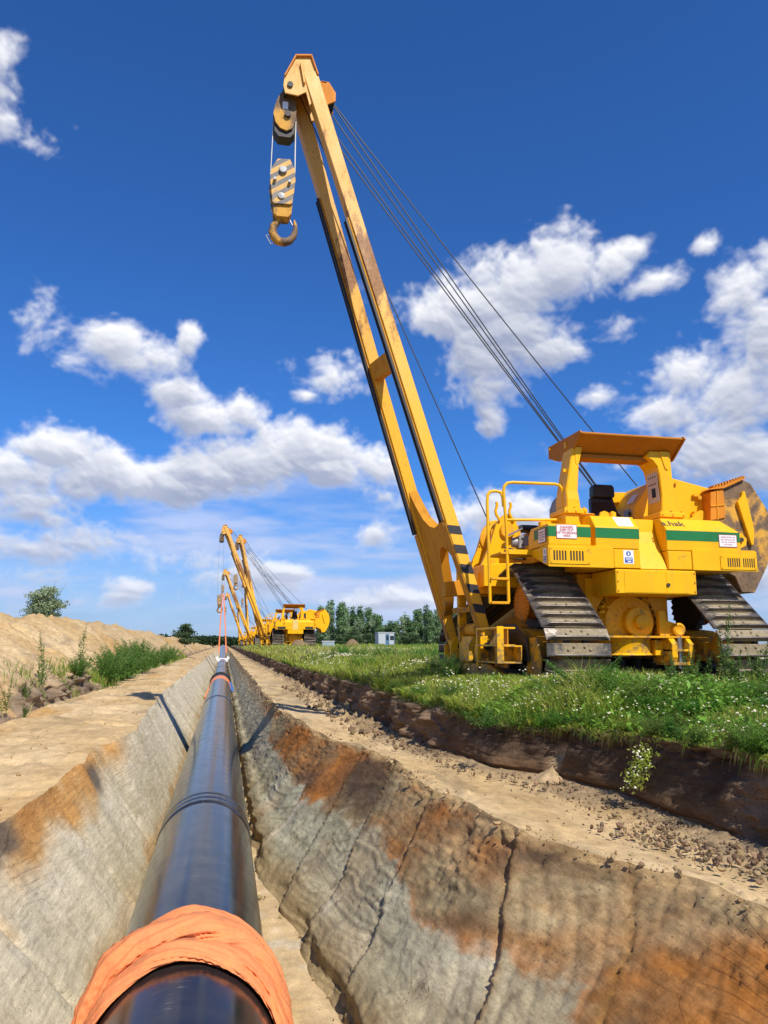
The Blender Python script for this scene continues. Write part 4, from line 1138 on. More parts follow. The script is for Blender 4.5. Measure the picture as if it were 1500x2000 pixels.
def add_rops(root):
    P = lambda mb, n, m=M_YEL, bev=.008, par=None: mb.build(n, m, par or root, bev=bev)
    mb = MB()
    mb.prism([(10.04, 3.575), (10.07, 3.605), (11.16, 3.63), (11.16, 3.47), (10.80, 3.345), (10.40, 3.34)], 0, 5.12, 6.76)
    cp = P(mb, 'canopy', M_CANOPYSHADE, .012)
    mb = MB(); mb.box(5.20, 6.45, 10.34, 10.60, 3.275, 3.345); P(mb, 'header_beam', M_CANOPYSHADE, .01, cp)
    for x in (5.09, 6.762):
        mb = MB(); mb.prism([(10.02, 3.57), (10.05, 3.615), (11.18, 3.642), (11.18, 3.45), (10.78, 3.31), (10.38, 3.315)], 0, x, x+.028); P(mb, 'canopy_side_plate', M_CANOPYSHADE, .004, cp)
    mb = MB(); mb.box(5.07, 5.09, 10.50, 10.55, 3.46, 3.55); mb.cyl((5.09, 11.08, 3.58), (5.06, 11.08, 3.58), .014, n=6); mb.cyl((5.09, 10.9, 3.36), (5.06, 10.9, 3.36), .014, n=6); P(mb, 'bracket', M_YEL, 0, cp)
    # posts: tapered box sections with gussets
    mb = MB()
    mb.loft([[(4.93, y0, z), (x1, y0, z), (x1, y1, z), (4.93+d, y1, z)] for (d, x1, y0, y1, z) in ((0, 5.15, 10.22, 10.62, 2.47), (0, 5.13, 10.22, 10.62, 2.62), (0.0, 5.12, 10.24, 10.58, 2.75))]+
            [[(5.03, 10.27, 3.20), (5.17, 10.27, 3.20), (5.17, 10.60, 3.20), (5.03, 10.60, 3.20)], [(5.08, 10.28, 3.42), (5.22, 10.28, 3.42), (5.22, 10.62, 3.42), (5.08, 10.62, 3.42)]])
    pl_ = P(mb, 'canopy_post', M_YEL, .016)
    mb = MB(); mb.prism([(5.115, 3.42), (5.105, 3.18), (5.13, 3.14), (5.165, 3.18), (5.225, 3.42)], 1, 10.262, 10.276); P(mb, 'gusset', M_YEL, .003, pl_)
    mb = MB()
    for z in (2.75, 3.05): mb.box(4.955, 5.02, 10.36, 10.40, z, z+.05)
    P(mb, 'clip', M_YEL, .003, pl_)
    mb = MB()
    pr = [(6.46, 2.47), (6.70, 2.47), (6.69, 2.62), (6.66, 3.30), (6.66, 3.42), (6.32, 3.42), (6.25, 3.33), (6.36, 3.27), (6.43, 3.18), (6.46, 3.04), (6.48, 2.75)]
    mb.prism(pr, 1, 10.25, 10.66)
    pr_ = P(mb, 'canopy_post', M_YEL, .012)
    mb = MB(); mb.prism([(6.47, 3.42), (6.55, 3.16), (6.59, 3.13), (6.62, 3.17), (6.62, 3.42)], 1, 10.236, 10.249); P(mb, 'gusset', M_YEL, .003, pr_)
    # instrument plate on the inner face of the right post
    mb = MB(); mb.beam((6.466, 10.45, 2.66), (6.446, 10.45, 3.12), .006, .30, (0, 1, 0)); ip = P(mb, 'instrument_plate', M_PLATE, .002, pr_)
    mb = MB(); mb.beam((6.458, 10.43, 2.74), (6.453, 10.43, 2.88), .012, .10, (0, 1, 0)); P(mb, 'gauge', M_BLACK, .002, ip)
    mb = MB()
    for z in (2.94, 3.05):
        for y in (10.36, 10.42, 10.48, 10.54): mb.cyl((6.452, y, z), (6.438, y, z), .010, n=8)
    P(mb, 'knob', M_BLACK, 0, ip)
    for (x0, x1) in ((4.86, 5.22), (6.38, 6.80)):
        mb = MB(); mb.box(x0, x1, 10.16, 10.68, 2.40, 2.475); ft = P(mb, 'post_foot', M_YEL, .008)
        mb = MB(); mb.box(x0+.03, x1-.02, 10.2, 10.64, 2.18, 2.398); P(mb, 'pedestal', M_YEL, .006, ft)
        mb = MB()
        for x in (x0+.04, (x0+x1)/2, x1-.04): mb.cyl((x, 10.20, 2.475), (x, 10.20, 2.50), .024, n=6); mb.cyl((x, 10.16, 2.435), (x, 10.145, 2.435), .014, n=6)
        P(mb, 'bolt', M_YELD, 0, ft)
    # seat
    mb = MB()
    mb.loft([[(5.84+i, 11.30+b, z), (6.26-i, 11.30+b, z), (6.26-i, 11.43+b, z), (5.84+i, 11.43+b, z)] for z, i, b in ((2.52, -.05, -.16), (2.62, -.02, -.10), (2.80, .01, -.03), (2.885, .02, -.02))], smooth=False)
    st = mb.build('seat', M_VINYL, root, bev=.03, seg=3)
    mb = MB(); mb.loft([[(5.86+i, 11.22, z), (6.24-i, 11.22, z), (6.24-i, 11.38, z), (5.86+i, 11.38, z)] for z, i in ((2.875, .015), (2.91, 0), (3.05, .005), (3.09, .04))]); mb.build('headrest', M_VINYL, st, bev=.03, seg=3)
    mb = MB(); mb.box(5.78, 6.30, 11.15, 11.75, 2.48, 2.60); mb.build('seat_cushion', M_VINYL, st, bev=.03, seg=2)
    mb = MB(); mb.box(5.83, 5.95, 11.08, 11.16, 2.44, 2.56); mb.box(6.06, 6.24, 11.06, 11.14, 2.44, 2.52); mb.build('seat_frame', M_DARK, st, bev=.005)
    # console with decals and levers
    mb = MB(); mb.prism([(6.42, 2.345), (6.44, 2.72), (6.66, 3.02), (6.72, 3.10), (7.02, 3.12), (7.02, 2.345)], 1, 10.95, 11.7); co = P(mb, 'control_console', M_YEL, .012)
    mb = MB(); mb.box(6.76, 6.95, 10.942, 10.955, 2.42, 2.90); P(mb, 'console_opening', M_DARK, 0, co)
    mb = MB(); mb.box(6.70, 6.762, 10.90, 10.95, 2.40, 2.93); mb.box(6.76, 6.97, 10.90, 10.95, 2.90, 2.94); P(mb, 'opening_trim', M_YEL, .006, co)
    mb = MB(); mb.beam((6.476, 11.2, 2.785), (6.585, 11.2, 2.935), .006, .2, (0, 1, 0)); P(mb, 'decal', M_SIGN, 0, co)
    mb = MB(); mb.beam((6.432, 11.2, 2.55), (6.436, 11.2, 2.68), .01, .22, (0, 1, 0)); P(mb, 'switch_plate', M_GREYM, 0, co)
    mb = MB(); mb.tube([(6.40, 11.05, 2.45), (6.39, 11.06, 2.58)], .012, 6); mb.cyl((6.39, 11.06, 2.57), (6.385, 11.06, 2.62), .024, n=8); P(mb, 'lever', M_BLACK, 0, co)
    # hoods behind the console and the counterweight
    mb = MB(); mb.prism([(6.90, 2.345), (6.98, 3.05), (7.12, 3.16), (7.25, 3.26), (8.10, 3.08), (8.02, 2.62), (7.85, 2.2), (7.6, 2.0), (7.3, 2.0)], 1, 11.22, 12.7); wh = P(mb, 'winch_housing', M_YEL, .012)
    mb = MB(); mb.prism([(7.36, 2.44), (7.72, 2.72), (7.80, 2.70), (7.78, 2.44)], 1, 11.14, 11.218); P(mb, 'gusset', M_YEL, .006, wh)
    mb = MB(); mb.cyl((7.72, 11.20, 2.93), (7.72, 11.14, 2.93), .035, n=12); mb.box(7.62, 7.70, 11.16, 11.21, 2.95, 2.985); mb.cyl((7.33, 11.21, 3.16), (7.33, 11.18, 3.16), .022, n=10); mb.cyl((7.60, 11.2, 2.68), (7.60, 11.12, 2.68), .02, n=8); P(mb, 'fitting', M_YELD, 0, wh)
    mb = MB(); mb.prism([(6.42, 2.9), (6.46, 3.08), (6.98, 3.10), (6.98, 2.9)], 1, 11.75, 12.4); P(mb, 'winch_guard', M_YEL, .01)

def add_counterweight(root):
    P = lambda mb, n, m=M_WEIGHT, bev=.012, par=None: mb.build(n, m, par or root, bev=bev)
    out = [(8.02, 2.62), (8.03, 3.13), (8.20, 3.20), (8.44, 3.25), (8.60, 3.18), (8.88, 2.74), (8.93, 2.3), (8.80, 1.83), (8.52, 1.37), (8.28, 1.37), (8.18, 1.62), (7.80, 1.80), (7.70, 2.10), (7.72, 2.50)]
    mb = MB(); mb.prism(out, 1, 11.02, 13.3); cw = P(mb, 'counterweight')
    mb = MB(); mb.prism([(7.78, 2.52), (7.82, 3.0), (8.06, 3.07), (8.06, 2.58)], 1, 10.99, 11.3); bk = P(mb, 'weight_carrier', M_ORNG, .008, cw)
    for (a, b) in (((7.80, 2.76), (8.05, 2.79)), ((7.91, 2.54), (7.93, 3.02))):
        mb = MB(); mb.beam((a[0], 10.985, a[1]), (b[0], 10.985, b[1]), .012, .02, (0, 1, 0)); P(mb, 'seam_bar', M_YELD, 0, bk)
    mb = MB(); mb.prism([(7.78, 3.03), (7.82, 3.06), (8.06, 3.12), (8.44, 3.29), (8.46, 3.25), (8.06, 3.07)], 1, 10.96, 11.2)
    for k in range(11):
        x = 7.86+k*.054; z = 3.085+(x-7.86)*.335
        mb.box(x, x+.03, 10.96, 11.10, z-.02, z+.022)
    P(mb, 'edge_tooth', M_ORNG, 0, cw)
    mb = MB(); mb.prism([(8.28, 2.84), (8.36, 2.94), (8.39, 3.03), (8.43, 3.03), (8.46, 2.9), (8.55, 2.40), (8.52, 2.14), (8.475, 2.14)], 1, 10.955, 11.019); P(mb, 'weight_arm', M_YEL, .008, cw)
    mb = MB()
    mb.box(7.45, 7.72, 11.1, 11.35, 1.95, 2.25); P(mb, 'hinge_block', M_YEL, .01, cw)

def add_left_side(root):
    P = lambda mb, n, m=M_YEL, bev=.006, par=None: mb.build(n, m, par or root, bev=bev)
    # ladder and handrails
    r = .023
    mb = MB(); mb.tube([(3.79, 10.4, 1.10), (3.775, 10.4, 2.55), (3.785, 10.4, 2.66), (3.82, 10.4, 2.71), (3.90, 10.4, 2.725), (3.98, 10.4, 2.71), (4.01, 10.4, 2.65), (4.02, 10.4, 2.5)], r, 10)
    ld = P(mb, 'ladder', M_YEL, 0)
    mb = MB(); mb.tube([(4.06, 10.38, 1.12), (4.05, 10.38, 2.2), (4.02, 10.38, 2.72), (4.035, 10.38, 2.80), (4.08, 10.38, 2.845), (4.16, 10.38, 2.86), (4.82, 10.38, 2.865), (4.89, 10.38, 2.85), (4.93, 10.38, 2.80), (4.94, 10.38, 2.70), (4.94, 10.38, 2.18)], r, 10)
    P(mb, 'handrail', M_YEL, 0)
    mb = MB(); mb.tube([(4.04, 10.38, 2.30), (4.93, 10.38, 2.335)], r*.9, 10); mb.tube([(4.94, 10.38, 2.36), (5.16, 10.42, 2.36)], .016, 8); P(mb, 'handrail', M_YEL, 0)
    for z in (1.11, 1.45):
        mb = MB(); mb.box(3.79, 4.06, 10.34, 10.44, z-.02, z+.015); P(mb, 'rung', M_YELD, .004, ld)
    mb = MB(); mb.box(3.95, 4.46, 10.36, 10.85, 1.80, 1.835); pf = P(mb, 'side_platform', M_YELD, .006)
    mb = MB(); mb.box(4.06, 4.42, 10.345, 10.36, 1.80, 1.87); P(mb, 'edge_plate', M_YEL, .004, pf)
    # winch tower between ladder and boom
    for y in (11.42, 12.05):
        mb = MB(); mb.prism([(3.92, 1.30), (3.96, 1.62), (4.16, 2.05), (4.28, 2.42), (4.40, 2.56), (4.52, 2.58), (4.62, 2.46), (4.64, 2.10), (4.52, 1.74), (4.44, 1.30)], 1, y, y+.09); tw = P(mb, 'winch_plate', M_YEL, .01)
        mb = MB(); mb.lathe((4.45, y, 2.30), 1, [(-.05, .02), (-.05, .11), (.0, .13)], 24); mb.cyl((4.20, y, 1.8), (4.20, y-.03, 1.8), .04, n=12); mb.cyl((4.5, y, 1.95), (4.5, y-.03, 1.95), .035, n=12); P(mb, 'bearing_cap', M_YELD, 0, tw)
    mb = MB(); mb.lathe((4.47, 11.78, 2.26), 1, [(-.27, .05), (-.27, .25), (-.24, .26), (-.22, .17), (.22, .17), (.24, .26), (.27, .25), (.27, .05)], 28); P(mb, 'winch_drum', M_YELD, 0)
    for x in (4.33, 4.56):
        mb = MB(); mb.tube([(x, 11.4, 2.46), (x-.06, 11.4, 2.56), (x-.07, 11.4, 2.62), (x-.04, 11.4, 2.70), (x-.05, 11.4, 2.76)], .024, 8); P(mb, 'lifting_hook', M_YEL, 0)
    mb = MB(); mb.prism([(3.98, 1.40), (3.98, 1.74), (4.60, 1.78), (4.60, 1.40)], 1, 11.2, 12.6); P(mb, 'tower_base', M_YEL, .01)
    mb = MB(); mb.prism([(3.52, 1.27), (3.52, 1.50), (3.96, 1.56), (3.96, 1.30)], 1, 11.75, 11.95); P(mb, 'boom_stop', M_RUSTSHADE, .01)
    # accessories by the platform
    mb = MB(); mb.box(4.62, 4.98, 11.35, 11.6, 2.02, 2.23); mb.cyl((4.63, 11.47, 2.125), (4.52, 11.47, 2.125), .10, .09, 18); ac = P(mb, 'hydraulic_unit', M_GREYM, .01)
    mb = MB()
    for (x, z) in ((4.68, 2.08), (4.68, 2.18), (4.9, 2.08), (4.9, 2.18)): mb.cyl((x, 11.35, z), (x, 11.335, z), .016, n=8)
    P(mb, 'bolt', M_DARK, 0, ac)
    mb = MB(); mb.loft([[(4.64+i, 11.5, z), (5.10-i, 11.5, z), (5.10-i, 11.85, z), (4.64+i, 11.85, z)] for z, i in ((2.34, 0), (2.40, .03), (2.43, .10))]); P(mb, 'air_cleaner', M_BLACK, .03)
    mb = MB(); mb.beam((4.40, 11.3, 2.20), (4.66, 11.3, 2.33), .03, .05); P(mb, 'strut', M_STEEL, .003)
    mb = MB()
    for k in range(4): mb.tube([(4.35, 11.3, 2.02-k*.05), (4.6, 11.32, 1.98-k*.045), (4.95, 11.36, 1.96-k*.03)], .016, 7)
    P(mb, 'hose', M_BLACK, 0)
    mb = MB(); mb.tube([(5.30, 11.5, 2.2), (5.30, 11.5, 2.68), (5.34, 11.5, 2.78), (5.43, 11.5, 2.88), (5.52, 11.5, 2.96)], .075, 14); P(mb, 'exhaust_pipe', M_GREYM, 0)
    mb = MB(); mb.box(4.74, 5.0, 10.55, 10.75, 2.18, 2.34); mb.cyl((4.70, 10.6, 2.18), (4.70, 10.6, 2.33), .06, n=14); P(mb, 'valve_box', M_YEL, .006)
    # frame along the left track that carries the boom
    mb = MB()
    mb.prism([(10.15, .03), (10.2, .10), (10.8, .21), (11.1, .24), (13.3, .24), (13.7, .05), (13.6, .03)], 0, 3.94, 4.02)
    sf = P(mb, 'boom_frame', M_YEL, .01)
    mb = MB()
    for k in range(12): y = 10.5+k*.24; mb.box(3.95, 4.06, y, y+.15, -.06, .028)
    P(mb, 'guard_tooth', M_ORNG, 0, sf)
    for (y, s) in ((11.3, 1), (12.62, 1)):
        for d in (-.19, .15):
            mb = MB(); mb.prism([(3.80, .28), (3.80, .52), (3.88, .64), (4.04, .66), (4.16, .56), (4.18, .28)], 1, y+d, y+d+.04); P(mb, 'pivot_bracket', M_YEL, .006, sf)
        mb = MB(); mb.cyl((3.98, y-.24, .50), (3.98, y+.24, .50), .06, n=18); P(mb, 'pivot_pin', M_DARK, 0, sf)
    mb = MB(); mb.box(3.90, 4.14, 11.62, 12.28, .245, .66); bx = P(mb, 'frame_box', M_YEL, .015, sf)
    mb = MB(); mb.cyl((3.98, 11.62, .55), (3.98, 11.60, .55), .035, n=14); P(mb, 'port', M_DARK, 0, bx)
    mb = MB(); mb.lathe((4.02, 11.6, .76), 1, [(-.05, .02), (-.05, .1), (.6, .1), (.6, .02)], 18); P(mb, 'cylinder_body', M_YELD, 0, bx)
    # step unit at the foot of the ladder
    mb = MB(); mb.box(3.745, 3.84, 10.02, 10.045, .27, .77); su = P(mb, 'step_unit', M_YEL, .004)
    mb = MB(); mb.box(3.84, 4.10, 10.02, 10.35, .495, .515); mb.box(3.84, 4.10, 10.02, 10.35, .27, .29); mb.box(3.84, 4.10, 10.33, 10.35, .29, .495); mb.box(4.085, 4.10, 10.02, 10.33, .29, .495); P(mb, 'step_tray', M_YEL, .003, su)
    mb = MB(); mb.prism([(10.045, .52), (10.045, .77), (10.10, .77), (10.62, .52)], 0, 3.83, 3.85); P(mb, 'side_gusset', M_YEL, .003, su)
    for z in (.27, .50, .735):
        mb = MB(); mb.box(3.75, 4.02, 10.05, 10.88, z, z+.025); P(mb, 'step', M_YEL, .004, su)
    mb = MB(); mb.box(4.02, 4.035, 10.36, 10.90, .2, .76); P(mb, 'back_plate', M_YELD, .004, su)
    mb = MB(); mb.box(3.75, 3.80, 10.88, 10.94, .15, .76); P(mb, 'post', M_YEL, .004, su)
    mb = MB(); mb.prism([(9.98, .30), (10.02, .60), (10.45, .82), (11.0, .82), (11.0, .30)], 0, 4.17, 4.19); P(mb, 'track_guard', M_DARK, .01)
    mb = MB(); mb.prism([(9.70, .10), (9.66, .34), (9.80, .62), (10.05, .62), (10.2, .10)], 0, 4.215, 4.24); P(mb, 'guard_plate', M_YELD, .006)

HEAD = Vector((1.0, 12.03, 10.35))
def add_boom(root, ang=0.0, hook=1.75, hookang=0.0, plain=False):
    """A-shaped boom hinged on the left frame; ang leans it further over the trench"""
    piv = Vector((3.98, 12.0, .50))
    em = bpy.data.objects.new('boom', None); em.empty_display_size = .2
    link(em, root)
    em.location = piv-Vector(BASE); em.rotation_euler = (0, -ang, 0)
    global ORIGIN
    old = ORIGIN; ORIGIN = tuple(piv)
    P = lambda mb, n, m=M_BOOM, bev=.010, par=None: mb.build(n, m, par or em, bev=bev)
    L0 = Vector((4.08, 11.30, .48)); L1 = Vector((1.19, 11.815, 10.18))
    F0 = Vector((3.93, 12.62, .48)); F1 = Vector((1.02, 12.27, 10.05))
    up = Vector((0, 1, 0))
    for (a, b, nm) in ((L0, L1, 'r'), (F0, F1, 'f')):
        d = (b-a).normalized(); p1 = a+d*.9; p2 = a+d*1.9
        mb = MB()
        rings = []
        for p, w, dd in ((a, .13, .16), (p1, .17, .22), (p2, .19, .24), (a+(b-a)*.5, .195, .24), (a+(b-a)*.8, .215, .24), (b, .25, .25)):
            u = (up-d*up.dot(d)).normalized(); sd = d.cross(u)
            rings.append([tuple(p+sd*i*w/2+u*j*dd/2) for i, j in ((-1, -1), (1, -1), (1, 1), (-1, 1))])
        mb.loft(rings); lg = P(mb, 'leg')
        # guide rails under the left face
        u = (up-d*up.dot(d)).normalized(); sd = d.cross(u); sd = sd if sd.x < 0 else -sd
        lo, hi = (2.05, 7.35) if nm == 'r' else (2.0, 8.1)
        mb = MB()
        for off in (-.085, .03): mb.beam(tuple(a+d*lo+sd*.140+u*off), tuple(a+d*hi+sd*.160+u*off), .040, .036, tuple(u))
        P(mb, 'guide_rail', M_BLACK, .004, lg)
        mb = MB(); mb.beam(tuple(a+d*lo+sd*.112+u*-.03), tuple(a+d*hi+sd*.130+u*-.03), .034, .13, tuple(u)); P(mb, 'rail_mount', M_RUSTSHADE, 0, lg)
        mb = MB(); mb.beam(tuple(a+d*.15+sd*.080), tuple(a+d*1.98+sd*.107), .012, .17, tuple(u), .012, .22); P(mb, 'flank_rust_shade', M_RUSTSHADE, 0, lg)  # thin added skin: rust plus painted shade on the leg's left face
        if nm == 'r' and not plain:
            # black slanted bands on the lower rear face
            yb = u*-1
            sr = -sd
            for k in range(5):
                s0 = .44+k*.315
                def q(s, x):
                    wd = np.interp(s, [0, .9, 1.9], [.13, .17, .19]); de = np.interp(s, [0, .9, 1.9], [.16, .22, .24])
                    return a+d*s+sr*x*wd/2+yb*(de/2+.0015)
                pts = [q(s0+.06, 1.0), q(s0+.20, 1.0), q(s0+.27, -1.0), q(s0+.13, -1.0)]
                mb = MB(); mb.loft([[tuple(p) for p in pts], [tuple(p+yb*.003) for p in pts]]); P(mb, 'hazard_band', M_HBLACK, 0, lg)
    dl = (L1-L0).normalized(); df = (F1-F0).normalized()
    A = lambda s: L0+dl*s
    B = lambda s: F0+df*s
    # mid cross member with flared feet
    mb = MB(); mb.beam(tuple(A(4.85)+Vector((-.02, .10, 0))), tuple(B(4.85)+Vector((-.02, -.10, 0))), .30, .20, tuple(dl.cross(Vector((0, 1, 0))))); P(mb, 'cross_member', M_RUSTSHADE)
    # lower web with round cut-outs
    def webplate(s0, s1, thick, arcs):
        pts = []
        for (s, f) in arcs: p = A(s)*(1-f)+B(s)*f; pts.append(p)
        nrm = Vector((0, 1, 0)).cross(dl).normalized()
        mb = MB(); mb.loft([[tuple(p-nrm*thick/2) for p in pts], [tuple(p+nrm*thick/2) for p in pts]]); return mb
    wp = [(2.95, .97), (2.75, .90), (2.45, .79), (2.2, .67), (2.06, .53), (2.0, .38), (2.03, .24), (2.12, .13), (2.25, .04),
          (1.20, .04), (1.45, .10), (1.62, .20), (1.68, .31), (1.62, .43), (1.42, .52), (1.1, .60), (.8, .72), (.6, .86), (.5, .97)]
    P(webplate(0, 0, .15, wp), 'web_plate', M_RUSTSHADE, 0)
    mb = MB(); mb.beam(tuple(A(.62)), tuple(A(.62)*.35+B(.62)*.65), .10, .08, tuple(dl)); P(mb, 'cross_bar', M_RUSTSHADE, .006)
    mb = MB(); mb.beam(tuple(B(.10)*.7+A(.10)*.3), tuple(A(1.35)*.72+B(1.35)*.28+Vector((.12, 0, 0))), .13, .10, (0, 1, 0)); P(mb, 'brace', M_YEL, .006)
    # head
    HX = lambda x: 1.03+(x-1.0)*.84
    HP = lambda pl: [(HX(x), z-.27) for x, z in pl]
    mb = MB(); mb.prism(HP([(.70, 9.98), (.66, 10.12), (.68, 10.30), (.90, 10.72), (1.22, 10.76), (1.36, 10.40), (1.40, 10.1), (1.2, 9.80), (1.12, 10.05), (.96, 9.96)]), 1, 11.70, 11.73); hd = P(mb, 'boom_head', M_BOOM, .004)
    mb = MB(); mb.prism(HP([(.70, 9.98), (.66, 10.12), (.68, 10.30), (.90, 10.72), (1.22, 10.76), (1.36, 10.40), (1.40, 10.1), (1.2, 9.80), (1.12, 10.05), (.96, 9.96)]), 1, 12.46, 12.49); P(mb, 'head_plate', M_BOOM, .004, hd)
    mb = MB(); mb.prism(HP([(.67, 10.29), (.89, 10.72), (1.23, 10.765), (1.23, 10.735), (.91, 10.69), (.70, 10.29)]), 1, 11.66, 12.53); mb.prism(HP([(1.22, 10.76), (1.37, 10.40), (1.34, 10.40), (1.20, 10.74)]), 1, 11.66, 12.53); P(mb, 'cap_plate', M_ORNG, .003, hd)
    mb = MB(); mb.prism(HP([(.69, 10.0), (.67, 10.28), (.72, 10.29), (.74, 10.02)]), 1, 11.74, 12.45); mb.cyl((.86, 11.67, 9.87), (.86, 12.52, 9.87), .05, n=16); P(mb, 'head_pin', M_DARK, 0, hd)
    mb = MB(); mb.beam((1.03, 11.675, 10.30), (1.10, 11.675, 9.92), .03, .05); P(mb, 'edge_bar', M_BOOM, .003, hd)
    # rope pulley housing on the machine side of the head
    mb = MB(); mb.prism([(1.30, 10.02), (1.42, 10.16), (1.54, 10.15), (1.66, 9.96), (1.66, 9.80), (1.50, 9.70), (1.36, 9.80)], 1, 11.84, 11.87); mb.prism([(1.30, 10.02), (1.42, 10.16), (1.54, 10.15), (1.66, 9.96), (1.66, 9.80), (1.50, 9.70), (1.36, 9.80)], 1, 12.17, 12.20); mb.box(1.38, 1.50, 11.84, 12.2, 10.12, 10.15); mb.box(1.22, 1.40, 11.9, 12.14, 9.9, 10.05); ph = P(mb, 'pulley_housing', M_ORNG, .004)
    mb = MB()
    for y in (11.92, 12.02, 12.12): mb.lathe((1.50, y, 9.92), 1, [(-.03, .05), (-.03, .17), (0, .14), (.03, .17), (.03, .05)], 24)
    P(mb, 'pulley', M_DARK, 0, ph)
    ORIGIN = old
    # ---- rope work (upright whatever the lean of the boom)
    Mx = Matrix.Translation(piv) @ Matrix.Rotation(-ang, 4, 'Y') @ Matrix.Translation(-piv)
    pin = Mx @ Vector((.86, 12.02, 9.87)); off = pin-Vector((.86, 12.02, 9.87))
    def S(mb): mb.v = [(x+off.x, y+off.y, z+off.z) for x, y, z in mb.v]; return mb
    PP = lambda mb, n, m, bev=.005, par=None: S(mb).build(n, m, par or root, bev=bev)
    mb = MB(); mb.prism([(.78, 9.93), (.745, 9.66), (.90, 9.66), (.93, 9.93)], 1, 11.97, 12.07); ub = PP(mb, 'upper_block', M_BLOCKP)
    ck = [(.74, 9.86), (.86, 9.88), (.96, 9.72), (.99, 9.55), (.985, 9.36), (.93, 9.18), (.84, 9.12), (.72, 9.16), (.64, 9.26), (.60, 9.42), (.62, 9.58), (.67, 9.74)]
    for y in (11.86, 12.14):
        mb = MB(); mb.prism(ck, 1, y, y+.035); PP(mb, 'cheek_plate', M_BLOCKP, .004, ub)
    mb = MB(); mb.box(.752, .845, 11.852, 11.859, 9.52, 9.66); PP(mb, 'decal', M_SIGN, 0, ub)
    mb = MB(); mb.lathe((.80, 12.02, 9.42), 1, [(-.10, .05), (-.10, .20), (-.05, .165), (0, .20), (.05, .165), (.10, .20), (.10, .05)], 30); mb.cyl((.84, 11.81, 9.42), (.84, 12.22, 9.42), .055, n=16); PP(mb, 'sheave', M_DARK, 0, ub)
    mb = MB(); mb.prism([(.62, 9.30), (.62, 9.12), (.70, 9.02), (.90, 9.02), (.98, 9.12), (.98, 9.30)], 1, 11.90, 12.13); PP(mb, 'rope_guard', M_DARK, .01, ub)
    dz = hook-1.75
    off2 = Vector((0, 0, -dz))
    def S2(mb): mb.v = [(x, y, z-dz) for x, y, z in mb.v]; return mb
    QQ = lambda mb, n, m, bev=.005, par=None: PP(S2(mb), n, m, bev, par)
    for (xa, xb, za, zb) in ((.612, .592, 9.42, 8.40), (.992, 1.0, 9.42, 8.40)):
        for y in ((11.97, 12.07) if True else (12.02,)):
            mb = MB(); mb.tube([(xa, y, za), (xb, y, zb-dz)], .0095, 6); PP(mb, 'hoist_rope', M_CABLEL, 0)
    hk = [(.70, 8.58), (.90, 8.60), (.99, 8.42), (1.005, 8.2), (.965, 7.80), (.93, 7.77), (.66, 7.755), (.63, 7.79), (.58, 8.19), (.595, 8.40)]
    mb = MB(); mb.prism(hk, 1, 11.86, 11.895); hb = QQ(mb, 'hook_block', M_HAZ, .004)
    mb = MB(); mb.prism(hk, 1, 12.145, 12.18); QQ(mb, 'cheek_plate', M_HAZ, .004, hb)
    mb = MB(); mb.lathe((.79, 12.02, 8.38), 1, [(-.115, .05), (-.115, .195), (-.06, .165), (0, .195), (.06, .165), (.115, .195), (.115, .05)], 30); QQ(mb, 'sheave', M_DARK, 0, hb)
    mb = MB(); mb.lathe((.79, 11.86, 8.37), 1, [(0, .07), (-.03, .07), (-.035, .06), (-.05, .055), (-.05, .001)], 20); mb.lathe((.775, 11.86, 7.90), 1, [(0, .055), (-.02, .055), (-.025, .001)], 18); mb.cyl((.66, 11.86, 8.18), (.66, 11.80, 8.18), .026, n=10); mb.cyl((.905, 11.86, 8.16), (.905, 11.80, 8.16), .026, n=10); QQ(mb, 'pin', M_GREYM, 0, hb)
    mb = MB(); mb.prism([(.64, 7.86), (.655, 7.60), (.71, 7.55), (.90, 7.55), (.955, 7.62), (.97, 7.86)], 1, 11.90, 12.14); QQ(mb, 'trunnion', M_WEIGHT, .01, hb)
    pts = [(.80, 7.66), (.79, 7.58), (.735, 7.52), (.672, 7.43), (.655, 7.33), (.685, 7.235), (.755, 7.170), (.85, 7.155), (.945, 7.195), (1.005, 7.275), (1.035, 7.38), (1.035, 7.47), (1.02, 7.545), (1.015, 7.585)]
    rad = [.055, .056, .058, .064, .070, .073, .075, .072, .064, .055, .044, .034, .022, .006]
    mb = MB(); mb.tube([(x, 12.02, z) for x, z in pts], rad, 14); ho = QQ(mb, 'hook', M_WEIGHT, 0, hb)
    mb = MB(); mb.tube([(.915, 12.0, 7.60), (.985, 12.0, 7.47)], .012, 6); QQ(mb, 'latch', M_STEEL, 0, ho)
    mb = MB(); mb.tube([(.665, 12.02, 7.30), (.55, 12.02, 7.245), (.635, 12.02, 7.10), (.735, 12.02, 7.145)], .010, 6); QQ(mb, 'grip', M_GREYM, 0, ho)
    # luffing ropes to the winch and gantry
    tops = [(1.38, 11.92, 9.46), (1.44, 11.98, 9.58), (1.56, 12.06, 9.78), (1.64, 12.10, 9.92), (1.66, 12.14, 9.97)]
    bots = [(6.28, 11.85, 3.05), (6.34, 11.93, 3.06), (6.42, 12.0, 3.08), (6.48, 12.08, 3.10), (7.12, 12.05, 3.28)]
    for p, q_ in zip(tops, bots):
        p = Mx @ Vector(p); mb = MB()
        n = 12; mb.tube([tuple(p.lerp(Vector(q_), k/n)-Vector((0, 0, .05*math.sin(math.pi*k/n)))) for k in range(n+1)], .0115, 6); mb.build('luffing_rope', M_CABLE, root)
    p = Mx @ Vector((1.02, 12.03, 10.02)); mb = MB(); mb.tube([tuple(p), (4.30, 11.78, 2.44)], .010, 6); mb.build('winch_rope', M_CABLE, root)
    return em

